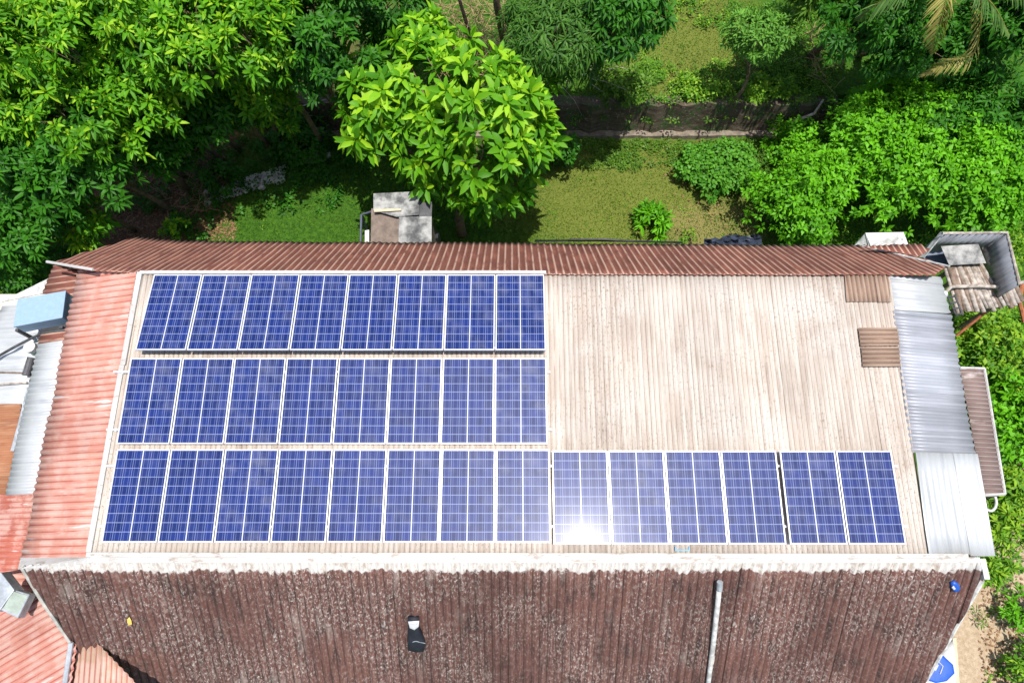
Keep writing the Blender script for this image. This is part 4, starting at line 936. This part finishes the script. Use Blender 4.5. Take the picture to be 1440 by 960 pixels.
# stuff along the rear eave
b = MB(); b.tube([atz(752, 338.5, 1.5), atz(830, 338, 1.5), atz(880, 339, 1.45), atz(960, 341, 1.4)], .03, 6); tag(b.build('black_hose', M['black'], smooth=True), 'black hose along the rear eave', 'hose')
b = MB(); b.tube([atz(800, 337, 1.6), atz(850, 336.5, 1.6), atz(890, 339, 1.5)], .03, 6); tag(b.build('black_hose', M['darkgrey'], smooth=True), 'short dark hose on top of the longer one at the rear eave', 'hose')
b = MB(); rd = random.Random(5)
cp_ = []; nx_, ny_ = 16, 6
for j in range(ny_):
    for i in range(nx_):
        p = atz(990 + i * 5.4, 331 + j * 3 + (4 if i < 5 else 0) + rd.uniform(-1.5, 1.5), .9 + rd.uniform(-.10, .16)); cp_.append(p)
b.add(cp_, [(j * nx_ + i, j * nx_ + i + 1, (j + 1) * nx_ + i + 1, (j + 1) * nx_ + i) for j in range(ny_ - 1) for i in range(nx_ - 1)])
tag(b.build('crumpled_tarp', mat_plain('dark_blue_tarp', (.035, .045, .07), .35, 0, .4), smooth=False), 'crumpled dark tarp at the rear eave, left of the round bush', 'tarp')
# white open box
wb = empty('open_box', atz(1245, 338, 0), 'white box with a tilted grey flap behind the right end of the rear slope', 'box')
quadbox([atz(1217, 327, 2.0), atz(1271, 326, 2.0), atz(1280, 350, 1.9), atz(1226, 350, 1.9)], .6, 'box_body', M['white_plastic'], wb, .015)
sl('flap', [(1224, 345, 2.2), (1262, 330, 2.35), (1272, 337, 2.25), (1240, 349, 2.12)], M['galv'], wb, .02)
sl('side_sheet', [(1217, 327, 2.0), (1222, 346, 2.0), (1198, 348, 1.6), (1205, 340, 1.6)], M['galv'], wb, .02)
b = MB(); p = atz(1245, 338, 1.5); b.box((p.x, p.y, .65), (.7, .4, 1.3)); b.build('stand', M['wood2'], wb)
# wooden pen
pen = empty('log_shelter', atz(1380, 400, 0), 'wooden pole shelter with corrugated metal sides at the right edge', 'shelter')
zp = 3.6
def P3(px, py, z): return atz(px, py, z)
rd = random.Random(3); N = 19
for i in range(N):
    s = i / (N - 1); a = P3(1328 + 66 * s + rd.uniform(-1, 1), 372 - 25 * (s > .75) + rd.uniform(-2, 2) - 8 * s, zp + rd.uniform(-.04, .04)); e = P3(1347 + 92 * s + rd.uniform(-1.5, 1.5), 441 - 12 * s + rd.uniform(-5, 4), zp - .12 + rd.uniform(-.03, .03))
    b = MB(); r = rd.uniform(.045, .07); m = a.lerp(e, .5) + Vector((rd.uniform(-.03, .03), 0, rd.uniform(-.02, .03)))
    b.tube([a, m, e], [r, r * 1.05, r * .9], 7); b.build('pole', M['wood'] if rd.random() < .65 else M['wood2'], pen, smooth=True)
b = MB(); b.tube([P3(1328, 412, zp + .10), P3(1338, 403, zp + .1), P3(1380, 402, zp + .1), P3(1410, 404, zp + .1), P3(1446, 395, zp + .1)], .045, 7); b.build('crossbeam', M['wood'], pen, smooth=True)
b = MB()
for px, py in ((1335, 380), (1350, 430), (1425, 415), (1410, 345)):
    p = P3(px, py, zp - .15); b.tube([p, (p.x, p.y, 0)], .06, 7)
b.build('post', M['wood2'], pen)
zt = zp + .75
def wallcorr(name, A, B, zlo, zhi, pitch, amp, mat, lab=None):
    """upright corrugated sheet from A to B (xy), ribs vertical"""
    A = Vector((A[0], A[1], 0)); B = Vector((B[0], B[1], 0)); d = (B - A); L = d.length; d.normalize(); nn = Vector((-d.y, d.x, 0))
    k = int(L / pitch * 8); V, Fc, UV = [], [], []
    for i in range(k + 1):
        x = L * i / k; off = nn * amp * math.cos(2 * math.pi * x / pitch)
        for j, zz in enumerate((zlo, zhi)): V.append(tuple(A + d * x + off + Vector((0, 0, zz)))); UV.append((x, zz))
    for i in range(k): Fc.append((2 * i, 2 * i + 2, 2 * i + 3, 2 * i + 1))
    me = mesh_np(name, np.array(V), np.array(Fc), True, np.full(len(V), .5), UV); o = link(name, me, mat, pen)
    m = o.modifiers.new('t', 'SOLIDIFY'); m.thickness = .01
    if lab: o['label'] = lab
    return o
A, B, Cc = P3(1325, 328, zt), P3(1416, 327, zt), P3(1434, 400, zt)
wallcorr('back_sheet', A, B, zp - .3, zt, .15, .012, M['grey'], 'grey corrugated back side')
wallcorr('side_sheet', B, Cc, zp - .2, zt, .15, .012, M['grey'], 'grey corrugated right side')
b = MB(); b.tube([A, B, Cc], .035, 6); b.build('top_rail', M['wood'], pen)
sl('roof_sheet', [(1323, 346, zp + .25), (1376, 343, zp + .3), (1387, 370, zp + .22), (1335, 373, zp + .2)], M['stained'], pen, .015, 'flat white metal sheet')
sl('side_board', [(1292, 362, zp - .1), (1322, 326, zt - .1), (1328, 326, zt + .0), (1299, 362, zp)], M['galv'], pen, .04, 'grey leaning board')
sl('side_board', [(1298, 362, zp - .35), (1322, 344, zp - .2), (1334, 372, zp - .25), (1310, 376, zp - .4)], mat_plain('slate_blue_sheet', (.07, .10, .16), .5), pen, .02, 'dark blue-grey sheet')
b = MB(); b.tube([P3(1345, 472, 2.6), P3(1366, 455, 2.9), P3(1386, 439, 3.2)], .035, 6); tag(b.build('rusty_bar', M['rusty']), 'rusty red bar sloping down from the wooden shelter', 'bar')
b = MB(); b.tube([P3(1437, 398, 3.3), P3(1434, 425, 3.1), P3(1440, 452, 2.8)], .05, 6); tag(b.build('rusty_bar', M['rusty']), 'orange rusty bar hanging at the right edge below the shelter', 'bar')
# small clutter between house and shelter
pt = empty('white_pot', P3(1328, 413, 4.2), 'small white pot between the white roof sheets and the wooden shelter', 'pot')
p = P3(1328, 413, 4.4); b = MB(); b.tube([p - Vector((0, 0, .15)), p, p + Vector((0, 0, .05))], [.06, .085, .05], 12); b.build('shell', M['white_plastic'], pt)
b = MB()
for q in range(4): b.tube([P3(1331 + q * 4, 418 + q * 8, 4.2), P3(1343 + q * 3, 417 + q * 8, 4.2)], .02, 5)
b.tube([P3(1332, 414, 4.2), P3(1345, 445, 4.1)], .022, 5); b.tube([P3(1342, 414, 4.2), P3(1354, 443, 4.1)], .022, 5)
tag(b.build('small_rack', M['darkgrey']), 'dark metal rack between the white roof sheets and the shelter', 'rack')
# ------------------------------------------------------------------ sandy corner, lower right
GP = Plane((0, 0, .06), (1, 0, 0), (0, 1, 0))
sk = empty('printed_sack', GP.hit(1320, 930), 'white sack with blue print lying on the sandy ground by the lower right eave', 'sack')
blob([(1290, 965), (1305, 940), (1322, 912), (1337, 900), (1341, 925), (1342, 975), (1318, 990), (1292, 985)], GP, .22, 'sack_body', M['white_plastic'], sk, 0)
GP2 = Plane((0, 0, .30), (1, 0, 0), (0, 1, 0))
blob([(1298, 950), (1309, 940), (1317, 922), (1326, 921), (1340, 934), (1342, 946), (1331, 957), (1316, 960), (1303, 955)], GP2, .02, 'print', M['blue'], sk, 0)
GP3 = Plane((0, 0, .335), (1, 0, 0), (0, 1, 0))
b = MB()
for a, c in (((1309, 942), (1312, 934)), ((1312, 934), (1315, 942)), ((1315, 942), (1319, 934))): b.tube([GP3.hit(*a), GP3.hit(*c)], .018, 6)
b.tube([GP3.hit(1318, 928), GP3.hit(1326, 936), GP3.hit(1322, 947)], .012, 6); b.build('print_mark', M['white_plastic'], sk)
b = MB(); b.slab([GP.hit(*p) + Vector((0, 0, .05)) for p in ((1338, 897), (1343, 896), (1349, 975), (1343, 975))], .04); tag(b.build('cream_board', M['cream']), 'cream coloured board on the ground beside the printed sack', 'board')
# ------------------------------------------------------------------ light, sky, camera
sd = Vector((.10, -.05, 1.0)).normalized()
sun = bpy.data.lights.new('sun', 'SUN'); sun.energy = 4.7; sun.angle = R(.5); sun.color = (1, .965, .91)
so = bpy.data.objects.new('sun', sun); COL.objects.link(so); so.rotation_euler = sd.to_track_quat('Z', 'Y').to_euler(); so.location = (0, 0, 40)
w = bpy.data.worlds.new('World'); SC.world = w; w.use_nodes = True; nt = w.node_tree
sky = nt.nodes.new('ShaderNodeTexSky'); sky.sky_type = 'NISHITA'; sky.sun_disc = False
sky.sun_elevation = math.asin(sd.z); sky.sun_rotation = math.atan2(sd.x, sd.y); sky.dust_density = 2.0
bgn = nt.nodes['Background']; nt.links.new(sky.outputs[0], bgn.inputs[0]); bgn.inputs[1].default_value = .13
cam = bpy.data.cameras.new('camera'); co = bpy.data.objects.new('camera', cam); COL.objects.link(co); SC.camera = co
cam.lens = 24; cam.sensor_width = 36; cam.clip_end = 500; co.location = CAM
co.rotation_euler = (P, 0, 0)
SC.view_settings.view_transform = 'Standard'; SC.view_settings.look = 'None'; SC.view_settings.gamma = 1; SC.view_settings.exposure = .31
SC.render.engine = 'CYCLES'; SC.cycles.max_bounces = 6; SC.cycles.transparent_max_bounces = 4; SC.cycles.use_denoising = True
